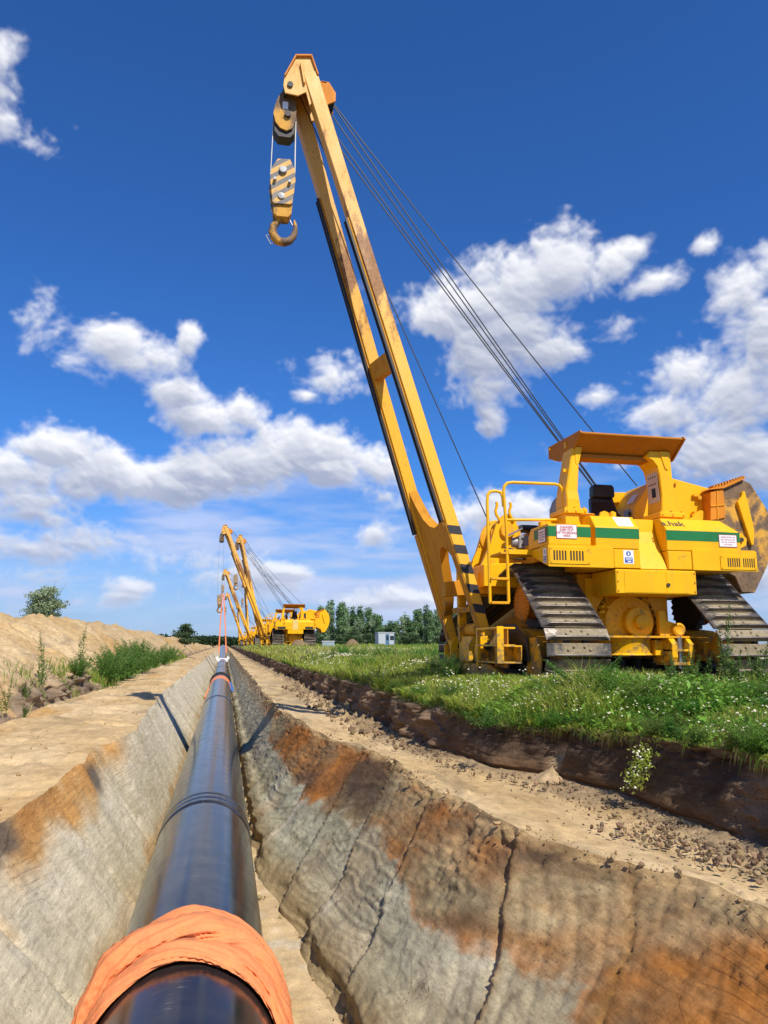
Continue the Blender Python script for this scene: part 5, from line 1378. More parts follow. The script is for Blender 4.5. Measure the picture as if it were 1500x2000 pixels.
def add_signs(root):
    y = YR-.0045
    def plate(x0, x1, z0, z1, yy=y, name='warning_sign', edge=M_RED):
        mb = MB(); mb.box(x0, x1, yy-.003, yy, z0, z1); o = mb.build(name, edge, root)
        mb = MB(); mb.box(x0+.007, x1-.007, yy-.0045, yy-.0032, z0+.007, z1-.007); mb.build('sign_face', M_SIGN, o)
        return o
    s = plate(4.555, 4.86, 1.97, 2.168)
    loc = lambda x, yy, z: (x-BASE[0], yy-BASE[1], z-BASE[2])
    text_part('DANGER!\nKEEP OUT\nOF WORKING\nAREA', .046, M_RED, s, loc(4.7075, y-.0055, 2.069), bold=.0012, spacing=.86)
    s = plate(7.06, 7.35, 1.925, 2.105)
    text_part('VERBODEN IN\nhet werkterrein\nvan de machine\nte komen', .036, M_RED, s, loc(7.205, y-.0055, 2.015), spacing=.95)
    # the same warning on the left flank of the box
    mb = MB(); mb.box(4.4275, 4.4355, 9.875, 10.13, 1.93, 2.125); s = mb.build('warning_sign', M_RED, root)
    mb = MB(); mb.box(4.4262, 4.4274, 9.882, 10.123, 1.937, 2.118); mb.build('sign_face', M_SIGN, s)
    text_part('VERBODEN IN\nhet werkterrein\nvan de machine\nte komen', .036, M_RED, s, loc(4.4255, 10.0, 2.028), spacing=.95, rz=R(-90))
    # ear-protection signs
    def ear(x0, x1, z0, z1, side=False):
        w = x1-x0; h = z1-z0
        def bx(a0, a1, b0, b1, d0, d1, n, m, par=None):
            mb = MB()
            if side: mb.box(4.4195-d1, 4.4195-d0, x1-a1*w, x1-a0*w, z0+b0*h, z0+b1*h)
            else: mb.box(x0+a0*w, x0+a1*w, YR-.0075-d1, YR-.0075-d0, z0+b0*h, z0+b1*h)
            return mb.build(n, m, par or root)
        def disc(a, b, r, d, n, m, par):
            mb = MB()
            if side: mb.cyl((4.4195-d, x1-a*w, z0+b*h), (4.4195-d-.001, x1-a*w, z0+b*h), r, n=24)
            else: mb.cyl((x0+a*w, YR-.0075-d, z0+b*h), (x0+a*w, YR-.0075-d-.001, z0+b*h), r, n=24)
            return mb.build(n, m, par)
        p = bx(0, 1, 0, 1, 0, .003, 'hearing_sign', M_SIGN)
        disc(.5, .74, w*.23, .0032, 'sign_disc', M_SIGNB, p)
        disc(.5, .77, w*.085, .0045, 'sign_figure', M_SIGN, p); bx(.42, .58, .62, .70, .0045, .0055, 'sign_figure', M_SIGN, p)
        bx(.12, .88, .07, .46, .0032, .0042, 'sign_panel', M_SIGNB, p)
        bx(.2, .8, .36, .40, .0045, .0052, 'sign_line', M_SIGN, p); bx(.2, .8, .27, .31, .0045, .0052, 'sign_line', M_SIGN, p); bx(.38, .72, .12, .20, .0045, .0052, 'sign_line', M_SIGN, p)
    ear(5.545, 5.70, 1.645, 1.835)
    ear(9.84, 9.95, 1.64, 1.84, True)
    # emblem decal on the sloping tank top, company lettering
    sl = math.atan2(.18, .15)
    def onslope(x, f, lift): return Vector((x, YR+.15*f-lift*math.sin(sl), 2.155+.18*f+lift*math.cos(sl)))
    c = [onslope(a, f, .002) for a, f in ((5.50, .12), (5.74, .12), (5.74, .92), (5.48, .92))]
    mb = MB(); mb.loft([[tuple(p) for p in c], [tuple(p+Vector((0, -.77, .64))*.0015) for p in c]]); em = mb.build('emblem_decal', M_SIGN, root)
    rg = []
    for rr in (.030, .052):
        rg.append([tuple(onslope(5.635+rr*1.5*math.cos(k*math.pi/14), .50+rr*5.0*math.sin(k*math.pi/14), .0045)) for k in range(28)])
    mb = MB(); mb.loft(rg, cap=False); mb.build('emblem_ring', M_PALEG, em)
    tx = text_part('a.hak', .145, M_TEXT, root, loc(*onslope(6.385, .52, .004)), rotx=sl, name='company_lettering', bold=.002)
    tx.scale = (1.22, 1, 1)

# ---- build the near machine
ORIGIN = BASE
near = empty('pipelayer', BASE)
tag(near, 'nearest yellow crawler pipelayer, its tall boom filling the sky above the trench', 'pipelayer', 'pipelayers parked in line beside the trench')
add_body(near); add_rops(near); add_counterweight(near); add_left_side(near)
add_track(near, 4.67, -1); add_track(near, 7.20, 1)
add_boom(near)
add_signs(near)
near.rotation_euler = (0, R(0.25), 0)

# ---------------------------------------------------------------- the other pipelayers down the line
SIGNS = ('warning_sign', 'hearing_sign', 'emblem_decal', 'company_lettering', 'green_stripe', 'boom', 'upper_block', 'hook_block', 'hoist_rope', 'luffing_rope', 'winch_rope', 'track_chain')
def ty(o): return o.name.split('.')[0]
def subtree(o):
    out = []
    def rec(x, M):
        for ch in x.children:
            Mc = M @ (Matrix.Translation(ch.location) @ ch.rotation_euler.to_matrix().to_4x4() @ Matrix.Diagonal((*ch.scale, 1)))
            if ty(ch) == 'track_shoe' or ch.get('shoe'): Mc = M @ ch.matrix_local
            out.append((ch, Mc)); rec(ch, Mc)
    rec(o, Matrix.Identity(4))
    return out
def joined(items, name, parent, kind=None):
    """one mesh out of many parts, for machines too far off to show them apart"""
    mats = []; V = []; F = []; MI = []; n0 = 0
    for o, M in items:
        me = o.data
        if o.type != 'MESH': continue
        co = np.empty(len(me.vertices)*3, np.float32); me.vertices.foreach_get('co', co); co = co.reshape(-1, 3)
        A = np.array(M); co = co @ A[:3, :3].T+A[:3, 3]
        m = me.materials[0]
        if m not in mats: mats.append(m)
        mi = mats.index(m)
        for p in me.polygons: F.append([i+n0 for i in p.vertices]); MI.append(mi)
        V.append(co); n0 += len(co)
    me = bpy.data.meshes.new(name); me.from_pydata(np.concatenate(V).tolist(), [], F)
    for m in mats: me.materials.append(m)
    me.polygons.foreach_set('material_index', MI); me.update()
    return link(bpy.data.objects.new(name, me), parent)

ORIGIN = BASE
def other(loc, rz, ang, hook, label, detail):
    if detail:
        r = copy_tree(near, None, SIGNS)
        r.rotation_euler = (0, 0, rz); r.location = loc
        for ch in r.children_recursive:
            if ty(ch) in ('counterweight', 'weight_arm', 'hinge_block') and ch.material_slots:
                ch.material_slots[0].link = 'OBJECT'; ch.material_slots[0].material = M_YEL
        for cx in (4.67, 7.20):
            o = far_shoes(cx).build('track_shoes', M_SHOEFAR, r); o['kind'] = 'stuff'
        mb = MB(); mb.prism([(YR-.02, 1.57), (YR-.03, 2.33), (YR+.02, 2.33), (YR+.02, 1.57)], 0, 5.80, 6.23); mb.build('filler_panel', M_PANEL, r)
        for x in (4.62, 6.80):
            mb = MB(); mb.box(x, x+.62, YR-.045, YR-.032, 1.62, 1.80); mb.build('vent_opening', M_DARK, r)
        add_boom(r, ang, hook, 0, True)
    else:
        r = empty('pipelayer', loc); r.rotation_euler = (0, 0, rz)
        body = [(o, M) for o, M in NEAR_ITEMS]
        o = joined(body, 'machine_body', r) if not BODY else link(bpy.data.objects.new('machine_body', BODY[0]), r)
        if not BODY: BODY.append(o.data)
        tmp = empty('pipelayer', (0, 0, 0))
        add_boom(tmp, ang, hook, 0, True)
        it = []
        for ch, M in subtree(tmp): it.append((ch, M))
        top = lambda c: c if c.parent == tmp else top(c.parent)
        bm_ = [x for x in it if x[0].type == 'MESH' and ty(top(x[0])) == 'boom']
        rp = [x for x in it if x[0].type == 'MESH' and ty(top(x[0])).endswith('rope')]
        bl = lambda w: [x for x in it if x[0].type == 'MESH' and ty(top(x[0])) == w]
        for nm, lst in (('boom', bm_), ('ropes', rp), ('hook_block', bl('hook_block')), ('upper_block', bl('upper_block'))):
            o = joined(lst, nm, r)
            if nm == 'ropes': o['kind'] = 'stuff'
        for ch, M in it: bpy.data.objects.remove(ch)
        bpy.data.objects.remove(tmp)
    tag(r, label, 'pipelayer', 'pipelayers parked in line beside the trench')
    return r
M_SHOEFAR = flat('far_track_steel', (.17, .135, .10), .7, 0, .4, 3)
M_PANEL = flat('pale_yellow_panel', (.74, .52, .16), .5, 0, .1)
skipn = SIGNS[:-1]
def root_child(o):
    while o.parent is not near: o = o.parent
    return o
NEAR_ITEMS = [(o, M) for o, M in subtree(near) if o.type == 'MESH' and ty(root_child(o)) not in SIGNS]
tmpo = []
for cx in (4.67, 7.20):
    o = far_shoes(cx).build('track_shoes', M_SHOEFAR, near); tmpo.append(o); NEAR_ITEMS.append((o, Matrix.Identity(4)))
BODY = []
B2 = Vector(BASE)
m2 = other((5.6, 64.5, .12), R(-.6), R(5.2), 5.6, 'second pipelayer in the line, its plain yellow rear seen whole beyond the grass', True)
m3 = other((5.55, 73.5, .10), R(0), R(-3.4), 3.6, 'third pipelayer, half hidden behind the second, its boom standing steeper', True)
m4 = other((5.7, 103.0, .10), 0, R(5.5), 1.9, 'fourth pipelayer, its striped hook block holding the pipe by orange slings', False)
m5 = other((5.9, 127.0, .10), 0, R(-12.0), 3.0, 'fifth pipelayer, seen between the booms with its own boom nearly upright', False)
m6 = other((5.9, 152.0, .10), 0, R(4.0), 2.6, 'sixth pipelayer far down the trench, its boom leaning low to the left', False)
m7 = other((5.9, 205.0, .10), 0, R(-13.0), 3.0, 'last and smallest pipelayer at the far end of the trench', False)
for o in tmpo: bpy.data.objects.remove(o)

# slings from the fourth machine to the pipe
M_SLING = flat('orange_webbing', (.72, .20, .08), .8, 0, .15)
mb = MB()
sx, sz = -.55, 6.9
for dx in (-.32, .32): mb.beam((-.25+dx*.3, 103, 7.0), (-.05+dx*1.5, 101.5, -.6), .16, .05)
sl = mb.build('lifting_sling', M_SLING); tag(sl, 'pair of orange slings hanging from the fourth boom down to the pipe', 'sling')
M_WHITE = flat('white_sheet', (.74, .74, .72), .8, 0, .06)
mb = MB(); mb.loft([[(-.75, 84.2, -.88), (-.46, 84.2, -1.35), (.46, 84.2, -1.35), (.75, 84.2, -.88), (.5, 84.2, -.72), (.44, 84.2, -.95), (-.44, 84.2, -.95), (-.5, 84.2, -.72)], [(-.75, 85.2, -.86), (-.46, 85.2, -1.3), (.46, 85.2, -1.3), (.75, 85.2, -.86), (.5, 85.2, -.70), (.44, 85.2, -.93), (-.44, 85.2, -.93), (-.5, 85.2, -.70)]])
ws = mb.build('white_sheet', M_WHITE); tag(ws, 'white protective sheet lying round the pipe at the far end of the trench', 'sheet')

# ---------------------------------------------------------------- site hut and grey box in the field
hx, hy = 22.6, 108.0; hz = .10
ORIGIN = (hx, hy, hz)
hut = empty('site_cabin', (hx, hy, hz)); tag(hut, 'pale grey site cabin with blue trim standing in the field before the poplars', 'cabin')
M_CAB = flat('cabin_grey', (.45, .48, .50), .5, 0, .08)
M_CABB = flat('cabin_blue', (.07, .16, .27), .5, 0, .1)
M_GLASS = flat('dark_window_glass', (.02, .03, .04), .1, 0, .1)
mb = MB(); mb.box(hx-1.2, hx+1.2, hy, hy+2.2, hz+.12, hz+2.0); mb.build('wall', M_CAB, hut, bev=.03)
mb = MB(); mb.box(hx-1.25, hx+1.25, hy-.05, hy+2.25, hz+2.0, hz+2.1); mb.build('roof', M_CAB, hut)
mb = MB(); mb.box(hx-.1, hx+.42, hy-.03, hy-.002, hz+.15, hz+1.85); dr_ = mb.build('door', M_CABB, hut)
mb = MB(); mb.box(hx, hx+.32, hy-.045, hy-.031, hz+1.0, hz+1.6); mb.build('door_window', M_GLASS, dr_)
mb = MB(); mb.box(hx+.55, hx+1.1, hy-.02, hy-.002, hz+1.0, hz+1.6); mb.build('window', M_GLASS, hut)
for x in (hx-1.2, hx+1.12):
    mb = MB(); mb.box(x, x+.08, hy-.025, hy-.001, hz+.1, hz+2.0); mb.build('corner_post', M_CABB, hut)
mb = MB(); mb.box(hx-1.2, hx+1.2, hy-.02, hy-.001, hz+.12, hz+.42); mb.build('base_panel', M_CABB, hut)
ORIGIN = (0, 0, 0)
hx, hy, hz = 9.15, 68.5, .10
gb = empty('tool_box', (hx, hy, hz)); tag(gb, 'small grey blue metal box on the ground right of the second pipelayer', 'box')
ORIGIN = (hx, hy, hz)
mb = MB(); mb.box(hx-.55, hx+.55, hy, hy+.8, hz, hz+.62); mb.build('box_body', flat('box_grey', (.30, .38, .44), .5), gb, bev=.03)
mb = MB(); mb.box(hx-.58, hx+.58, hy-.03, hy+.83, hz+.62, hz+.72); mb.build('box_lid', M_CAB, gb, bev=.02)
ORIGIN = (0, 0, 0)
for k, (px, py, s, lab) in enumerate(((5.9, 61.2, .85, 'small earth mound in front of the second pipelayer tracks'), (10.9, 66, .85, 'earth mound with dry weeds right of the second pipelayer'))):
    n = 26; th_ = np.linspace(0, 2*math.pi, 40)[None, :]; rr_ = np.linspace(0, 1, n)[:, None]
    hh = s*(1-rr_**1.6)*(.8+.4*fbm(np.cos(th_)*rr_*2+k*9, np.sin(th_)*rr_*2, 4))
    V = np.stack([px+rr_*1.25*s*np.cos(th_), py+rr_*1.1*s*np.sin(th_), hh+.08-.2*rr_**3+0*th_], -1).reshape(-1, 3)
    o = mesh_np('earth_mound', V, grid_quads(n, 40), M_EARTH, True, np.full((n*40, 3), (.22, .155, .09)))
    tag(o, lab, 'mound')

# ---------------------------------------------------------------- vegetation
def leaf_mat(name, trans=.42, rough=.55):
    m, t, b = new_mat(name)
    at = node(t, 'ShaderNodeAttribute', attribute_name='Col')
    t.links.new(at.outputs['Color'], b.inputs['Base Color'])
    b.inputs['Roughness'].default_value = rough; b.inputs['Specular IOR Level'].default_value = .25
    tr = node(t, 'ShaderNodeBsdfTranslucent'); t.links.new(at.outputs['Color'], tr.inputs['Color'])
    ms = node(t, 'ShaderNodeMixShader'); ms.inputs[0].default_value = trans
    out = t.nodes['Material Output']
    t.links.new(b.outputs[0], ms.inputs[1]); t.links.new(tr.outputs[0], ms.inputs[2]); t.links.new(ms.outputs[0], out.inputs['Surface'])
    return m
M_LEAF = leaf_mat('leaves')
M_PETAL = leaf_mat('petals', .2, .7)

RV = np.random.default_rng(23)
def blades(P, h, w, col, bend=.5):
    """tapering grass blades: P roots, h heights, w widths"""
    n = len(P); a = RV.uniform(0, 2*np.pi, n); a2 = RV.uniform(0, 2*np.pi, n)
    side = np.stack([np.cos(a), np.sin(a), 0*a], -1)*(w/2)[:, None]
    ln = np.stack([np.cos(a2), np.sin(a2), 0*a2], -1)*(h*bend*RV.uniform(.1, 1.0, n))[:, None]
    upv = np.stack([0*a, 0*a, h], -1)
    mid = P+upv*.55+ln*.35; tip = P+upv*(1-.25*bend)+ln
    V = np.stack([P-side, P+side, mid+side*.75, mid-side*.75, tip], 1)
    i = np.arange(n)*5
    Q = np.stack([i, i+1, i+2, i+3], -1); T = np.stack([i+3, i+2, i+4], -1)
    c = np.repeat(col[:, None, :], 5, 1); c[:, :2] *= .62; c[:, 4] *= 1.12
    return V.reshape(-1, 3), Q, T, c.reshape(-1, 3)
def leaves(P, size, col, flat_=.5, asp=.45):
    """small pointed leaves, random orientation"""
    n = len(P)
    d = RV.normal(size=(n, 3)); d[:, 2] = d[:, 2]*flat_+.15; d /= np.linalg.norm(d, axis=1)[:, None]
    e = RV.normal(size=(n, 3)); e -= d*(e*d).sum(1)[:, None]; e /= np.linalg.norm(e, axis=1)[:, None]
    L = d*size[:, None]; W = e*(size*asp)[:, None]/2
    V = np.stack([P, P+L*.5+W, P+L, P+L*.5-W], 1)
    i = np.arange(n)*4
    return V.reshape(-1, 3), np.stack([i, i+1, i+2, i+3], -1), None, np.repeat(col[:, None, :], 4, 1).reshape(-1, 3)
def discs(P, r, col, k=6, tilt=.7):
    n = len(P); nm = RV.normal(size=(n, 3))*tilt*.5; nm[:, 2] = 1; nm[:, 1] -= .25; nm /= np.linalg.norm(nm, axis=1)[:, None]
    t = np.cross(nm, RV.normal(size=(n, 3))); t /= np.linalg.norm(t, axis=1)[:, None]; u = np.cross(nm, t)
    A = np.arange(k)*2*np.pi/k
    V = P[:, None, :]+(t[:, None, :]*np.cos(A)[None, :, None]+u[:, None, :]*np.sin(A)[None, :, None])*r[:, None, None]
    i = np.arange(n)*k
    Q = np.stack([i, i+1, i+2, i+3], -1); Q2 = np.stack([i, i+3, i+4, i+5], -1)
    return V.reshape(-1, 3), np.concatenate([Q, Q2]), None, np.repeat(col[:, None, :], k, 1).reshape(-1, 3)
def joinv(*sets):
    V = []; Q = []; T = []; Cc = []; n = 0
    for v, q, t, c in sets:
        V.append(v); Q.append(q+n); Cc.append(c)
        if t is not None: T.append(t+n)
        n += len(v)
    return np.concatenate(V), np.concatenate(Q), (np.concatenate(T) if T else None), np.concatenate(Cc)
def veg(name, sets, mat=None, parent=None, kind='stuff'):
    V, Q, T, c = joinv(*sets)
    o = mesh_np(name, V, Q, mat or M_LEAF, False, np.clip(c, .003, .9), T, parent)
    if kind: o['kind'] = kind
    return o
def vary(base, n, amt=.25):
    k = RV.uniform(1-amt, 1+amt, (n, 1)); h = RV.normal(0, amt*.16, (n, 3))
    return np.clip(np.array(base)[None, :]*k*(1+h), .003, .9)
G1 = (.215, .35, .036); G2 = (.36, .43, .062); G3 = (.18, .34, .042); GY = (.42, .39, .12); GD = (.055, .115, .022)

def scatter(n, x0, x1, y0, y1, fy=1.0):
    x = RV.uniform(x0, x1, n); y = y0+(y1-y0)*RV.random(n)**fy
    return x, y
def on_field(x, y):
    return np.stack([x, y, field_z(x, y)], -1)

def keep_field(x, y, lip=-.02):
    xs = np.interp(y, YS, XST)
    k = (x > xs+lip)
    under = (x > 4.05) & (x < 7.7) & (y > 9.45) & (y < 14.7)
    return k & ~under

# near strip of flowering weeds and grass
n = 170000
x, y = scatter(n, 2.3, 10.2, 3.6, 10.4, 1.15)
dn = fbm(x*.75+3, y*.75, 4); dn2 = fbm(x*2.2+8, y*2.2, 3)
bare = sstep(.50, .62, fbm(x*.8+30, y*.8+4, 4))*sstep(5.0, 6.2, x)*sstep(6.3, 7.2, y)
p = np.clip(.35+1.5*(dn-.35), .12, 1)*(1-.90*bare)
p = np.maximum(p, .85*(x-np.interp(y, YS, XST) < .9))
k = keep_field(x, y) & (RV.random(n) < p)
x, y, dn, dn2 = x[k], y[k], dn[k], dn2[k]; n = len(x)
P = on_field(x, y)
edge = np.clip((x-np.interp(y, YS, XST)+.15)/.35, .55, 1)
h = (.055+.62*np.clip(dn-.34, 0, 1)*RV.uniform(.3, 1.3, n))*edge*np.where(((y > 9.3) & (x < 4.3)) | ((y > 8.5) & (x > 4.0)), .55, 1)*(1+np.where((x > 3.9) & (x < 5.6), .25, .8)*np.exp(-((y-7.6)/.9)**2)*np.clip(fbm(x*1.6+60, y*1.6, 3)*3-.8, 0, 1.4))
cc = np.where((dn2+RV.normal(0, .06, n) > .50)[:, None], vary(G2, n, .35), vary(G1, n, .35)); dry = RV.random(n) < .10+.45*np.clip(fbm(x*1.3+90, y*1.3, 3)*4-2.1, 0, 1); cc[dry] = vary(GY, dry.sum(), .25)
wide = RV.random(n) < .22
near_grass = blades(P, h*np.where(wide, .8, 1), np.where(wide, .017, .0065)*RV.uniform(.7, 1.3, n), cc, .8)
nl = 80000
x, y = scatter(nl, 2.3, 9.2, 3.6, 10.0, 1.1)
dn = fbm(x*.75+3, y*.75, 4); pat = fbm(x*1.1+11, y*1.1+5, 3)
bare = sstep(.50, .62, fbm(x*.8+30, y*.8+4, 4))*sstep(5.0, 6.2, x)*sstep(6.3, 7.2, y)
k = keep_field(x, y) & (RV.random(nl) < np.maximum(np.clip((pat-.33)*3, 0, 1)*(1-bare), .55*(x-np.interp(y, YS, XST) < .55)))
x, y, dn, pat = x[k], y[k], dn[k], pat[k]; nl = len(x)
P = on_field(x, y); hm_ = (.06+.36*np.clip(dn-.28, 0, 1)+.25*np.clip(pat-.5, 0, 1))
P[:, 2] += hm_*RV.uniform(.1, 1.0, nl)*np.where((y > 8.5), .5, 1)
near_leaves = leaves(P, .022+.075*RV.random(nl)**2, vary(G3, nl, .4), .6, .40)
nh = 5000; yh = RV.uniform(3.9, 30, nh); xh = np.interp(yh, YS, XST)-RV.uniform(-.06, .03, nh); zh = np.interp(yh, YS, ZST)-RV.random(nh)**2*.05
kh = RV.random(nh) < np.clip(fbm(yh*1.1, yh*0+4, 3)*3-.9, .05, 1); xh, yh, zh = xh[kh], yh[kh], zh[kh]; nh = len(xh)
Lh = RV.uniform(.05, .17, nh); a_ = RV.normal(math.pi, .7, nh)
tipx = xh+np.cos(a_)*Lh*.55; tipy = yh+np.sin(a_)*Lh*.4; tipz = zh-Lh*RV.uniform(-.3, .8, nh)
mx = xh+np.cos(a_)*Lh*.35; mz = zh+.05*RV.uniform(.2, 1, nh)
wd_ = RV.uniform(.004, .010, nh)
Vh = np.stack([np.stack([xh, yh-wd_, zh], -1), np.stack([xh, yh+wd_, zh], -1), np.stack([mx, yh+wd_*.8+np.sin(a_)*Lh*.2, mz], -1), np.stack([mx, yh-wd_*.8+np.sin(a_)*Lh*.2, mz], -1), np.stack([tipx, tipy, tipz], -1)], 1).reshape(-1, 3)
ih = np.arange(nh)*5; ch_ = np.where((RV.random(nh) < .5)[:, None], vary(G1, nh, .3), vary(GY, nh, .3))
overhang = (Vh, np.stack([ih, ih+1, ih+2, ih+3], -1), np.stack([ih+3, ih+2, ih+4], -1), np.repeat(ch_[:, None], 5, 1).reshape(-1, 3))
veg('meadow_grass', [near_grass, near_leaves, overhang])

# mayweed flowers: too many to count
def flowers(x, y, dn, size, hk=1.0):
    n = len(x); P = on_field(x, y); P[:, 2] += (.10+.36*np.clip(dn-.27, 0, 1)*RV.uniform(.6, 1.15, n))*hk
    r = size*RV.uniform(.7, 1.25, n)
    w = discs(P, r, vary((.76, .73, .58), n, .12))
    Pc = P.copy(); Pc[:, 2] += r*.22; Pc[:, 1] -= r*.06
    c = discs(Pc, r*.40, vary((.62, .40, .03), n, .15))
    return [w, c]
nf = 26000
x, y = scatter(nf, 2.5, 8.6, 3.7, 9.6, 1.1)
dn = fbm(x*.75+3, y*.75, 4); pt = fbm(x*1.0+50, y*1.0+20, 4); cl_ = fbm(x*5+5, y*5, 2)
bare = sstep(.50, .62, fbm(x*.8+30, y*.8+4, 4))*sstep(5.0, 6.2, x)*sstep(6.3, 7.2, y)
k = keep_field(x, y, .05) & (RV.random(nf) < np.clip((pt-.33)*3.4, .05, 1)*np.clip((cl_-.30)*4, .12, 1)*(1-bare))
k &= RV.random(nf) < .50
fl = flowers(x[k], y[k], dn[k], .0098)
nf = 60000
x, y = scatter(nf, 2.2, 20, 9.5, 48, 1.5)
dn = fbm(x*.75+3, y*.75, 4); pt = fbm(x*.5+50, y*.5+20, 4)
k = keep_field(x, y, .05) & (RV.random(nf) < np.clip((pt-.36)*3.4, .02, 1))
fl += flowers(x[k], y[k], dn[k], .0105+.00022*y[k], 1.1)
veg('mayweed_flowers', fl, M_PETAL)

# the field beyond, coarser with distance
def far_band(n, x0, x1, y0, y1, h0, h1, w, fy, cols, kx=None, mask=None):
    x, y = scatter(n, x0, x1, y0, y1, fy)
    if kx is not None: x = np.interp(y, YS, XST)+RV.random(n)**1.5*kx*(1+y*.05)
    dn = fbm(x*.30+3, y*.30, 4); d2 = fbm(x*.12+9, y*.12, 4)
    k = keep_field(x, y)
    if mask is not None: k &= RV.random(n) < mask(x, y)
    x, y, dn, d2 = x[k], y[k], dn[k], d2[k]; n = len(x)
    P = on_field(x, y)
    h = h0+(h1-h0)*np.clip((dn-.30)*2.2, 0, 1)*RV.uniform(.4, 1.2, n)
    u = np.clip((d2-.35)*3.2, 0, 1)[:, None]
    c = vary(cols[0], n, .3)*(1-u)+vary(cols[1], n, .3)*u
    dry = RV.random(n) < .22; c[dry] = vary(GY, dry.sum(), .25)
    return blades(P, h, w*(.8+.035*y)*RV.uniform(.7, 1.3, n), c, .8)
b1 = far_band(46000, 2.2, 4.2, 8.5, 34, .12, .42, .010, 1.5, (G1, G2), kx=1.9)
b2 = far_band(52000, 2.5, 34, 13, 62, .15, .62, .014, 1.35, (G2, G1))
b3 = far_band(30000, 4, 75, 55, 135, .2, .75, .026, 1.2, (G2, G3))
veg('field_grass', [b1, b2, b3])
n = 9000
x, y = scatter(n, 2.6, 10, 28, 110, 1.2); x = np.interp(y, YS, XST)+RV.random(n)**1.2*(2.5+.02*y)
P = on_field(x, y)
veg('field_grass', [blades(P, RV.uniform(.15, .55, n), .03+.0009*y, np.where((RV.random(n) < .5)[:, None], vary(GY, n, .3), vary(G2, n, .3)), .8)])

# tall weeds: one thing each
def weed_meshes(seed, hgt, spread, nst, leafn, col, spike=True):
    global RV
    RV = np.random.default_rng(seed)
    st = MB(); sets = []
    for k in range(nst):
        a = RV.uniform(0, 6.28); lean = RV.uniform(.05, .35)*spread; H = hgt*RV.uniform(.65, 1.0) if k else hgt
        b0 = np.array([RV.normal(0, .03), RV.normal(0, .03), 0]); tp = b0+np.array([math.cos(a)*lean, math.sin(a)*lean, H])
        pts = [b0*(1-t)+tp*t+np.array([0, 0, 0])+np.array([math.cos(a), math.sin(a), 0])*lean*.35*(t*t-t) for t in np.linspace(0, 1, 6)]
        st.tube([tuple(p) for p in pts], [.007, .006, .005, .004, .003, .0015], 5)
        n = int(leafn*H/hgt)
        t = RV.uniform(.10, 1, n)**.9; c = b0*(1-t[:, None])+tp*t[:, None]
        rad = (.105*(1-t)+.018)*(.6+.6*spread)
        an = RV.uniform(0, 6.28, n); off = np.stack([np.cos(an), np.sin(an), RV.uniform(-.2, .6, n)], -1)*(rad*RV.uniform(0, 1, n))[:, None]
        sets.append(leaves(c+off, (.055*(1-t)+.020)*RV.uniform(.6, 1.3, n), vary(col, n, .35), .7, .34))
        # side twigs
        for j in range(5):
            tt = RV.uniform(.25, .8); c0 = b0*(1-tt)+tp*tt; aa = RV.uniform(0, 6.28); ln = .16*(1.1-tt)*hgt
            c1 = c0+np.array([math.cos(aa)*ln*.7, math.sin(aa)*ln*.7, ln])
            st.tube([tuple(c0), tuple((c0+c1)/2+np.array([math.cos(aa), math.sin(aa), -.3])*.01), tuple(c1)], [.003, .0025, .001], 4)
            m = int(16*hgt/.7); u = RV.random(m)[:, None]
            sets.append(leaves(c0*(1-u)+c1*u+RV.normal(0, .008, (m, 3)), RV.uniform(.016, .036, m), vary(col, m, .35), .9, .36))
    V, Q, T, c = joinv(*sets)
    o = mesh_np('leaves', V, Q, M_LEAF, False, np.clip(c, .003, .9)); me = o.data; bpy.data.objects.remove(o)
    return st.mesh('stem', M_STEM), me
M_STEM = flat('green_stem', (.12, .17, .035), .6, 0, .2)
WEEDS = [weed_meshes(31, .80, 1.0, 3, 150, (.115, .20, .035)), weed_meshes(32, .62, .8, 4, 120, (.085, .175, .030)), weed_meshes(33, .95, .7, 2, 170, (.13, .20, .045)),
         weed_meshes(34, .45, 1.6, 9, 190, (.075, .18, .028)), weed_meshes(35, .7, 1.9, 24, 220, (.105, .215, .036))]
RV = np.random.default_rng(77)
def weed(kind, x, y, z, s, rz, label, group=None, name='tall_weed', cat='weed'):
    r = empty(name, (x, y, z)); r.scale = (s, s, s); r.rotation_euler = (0, 0, rz)
    for nm, me in (('stem', WEEDS[kind][0]), ('leaves', WEEDS[kind][1])):
        o = link(bpy.data.objects.new(nm, me), r)
        if nm == 'leaves': o['kind'] = 'stuff'
    tag(r, label, cat, group)
    return r
def fz(x, y): return float(field_z(np.array([x]), np.array([y]))[0])
GW = 'tall weeds growing in front of the near pipelayer'
for (k, x, y, s, lab) in (
        (2, 5.45, 7.55, 1.02, 'tallest feathery weed, standing before the rear drawbar of the near pipelayer'),
        (1, 5.62, 7.62, .92, 'leafy weed just right of the tallest one, before the right track inner side'),
        (1, 5.95, 7.75, 1.0, 'upright weed at the inner edge of the right track'),
        (0, 6.15, 7.4, .62, 'bushy weed in front of the lowest right track shoes'),
        (1, 6.42, 7.35, .95, 'weed nearest the right edge of the picture, before the right track'),
        (0, 5.05, 7.65, .62, 'thin weed in the dark gap under the machine, nearest the left track'),
        (1, 4.86, 7.55, .75, 'slender weed beside the inner corner of the left track'),
        (0, 5.22, 7.75, .70, 'drooping weed in the dark gap between the tracks'),
        (3, 3.95, 7.85, .95, 'broad bright green weed against the lower corner of the left track'),
        (3, 3.72, 8.1, .62, 'low leafy weed before the toothed guard rail'),
        (4, 3.55, 11.3, .62, 'dark leafy weed clump at the front end of the boom frame'),
        (4, 2.95, 9.35, .42, 'leafy weed clump overhanging the broken bank left of the machine'),
        (3, 2.72, 7.6, .5, 'pale broad leaved weed on the lip of the dark bank')):
    weed(k, x, y, fz(x, y)-.01, s, random.uniform(0, 6.28), lab, GW)
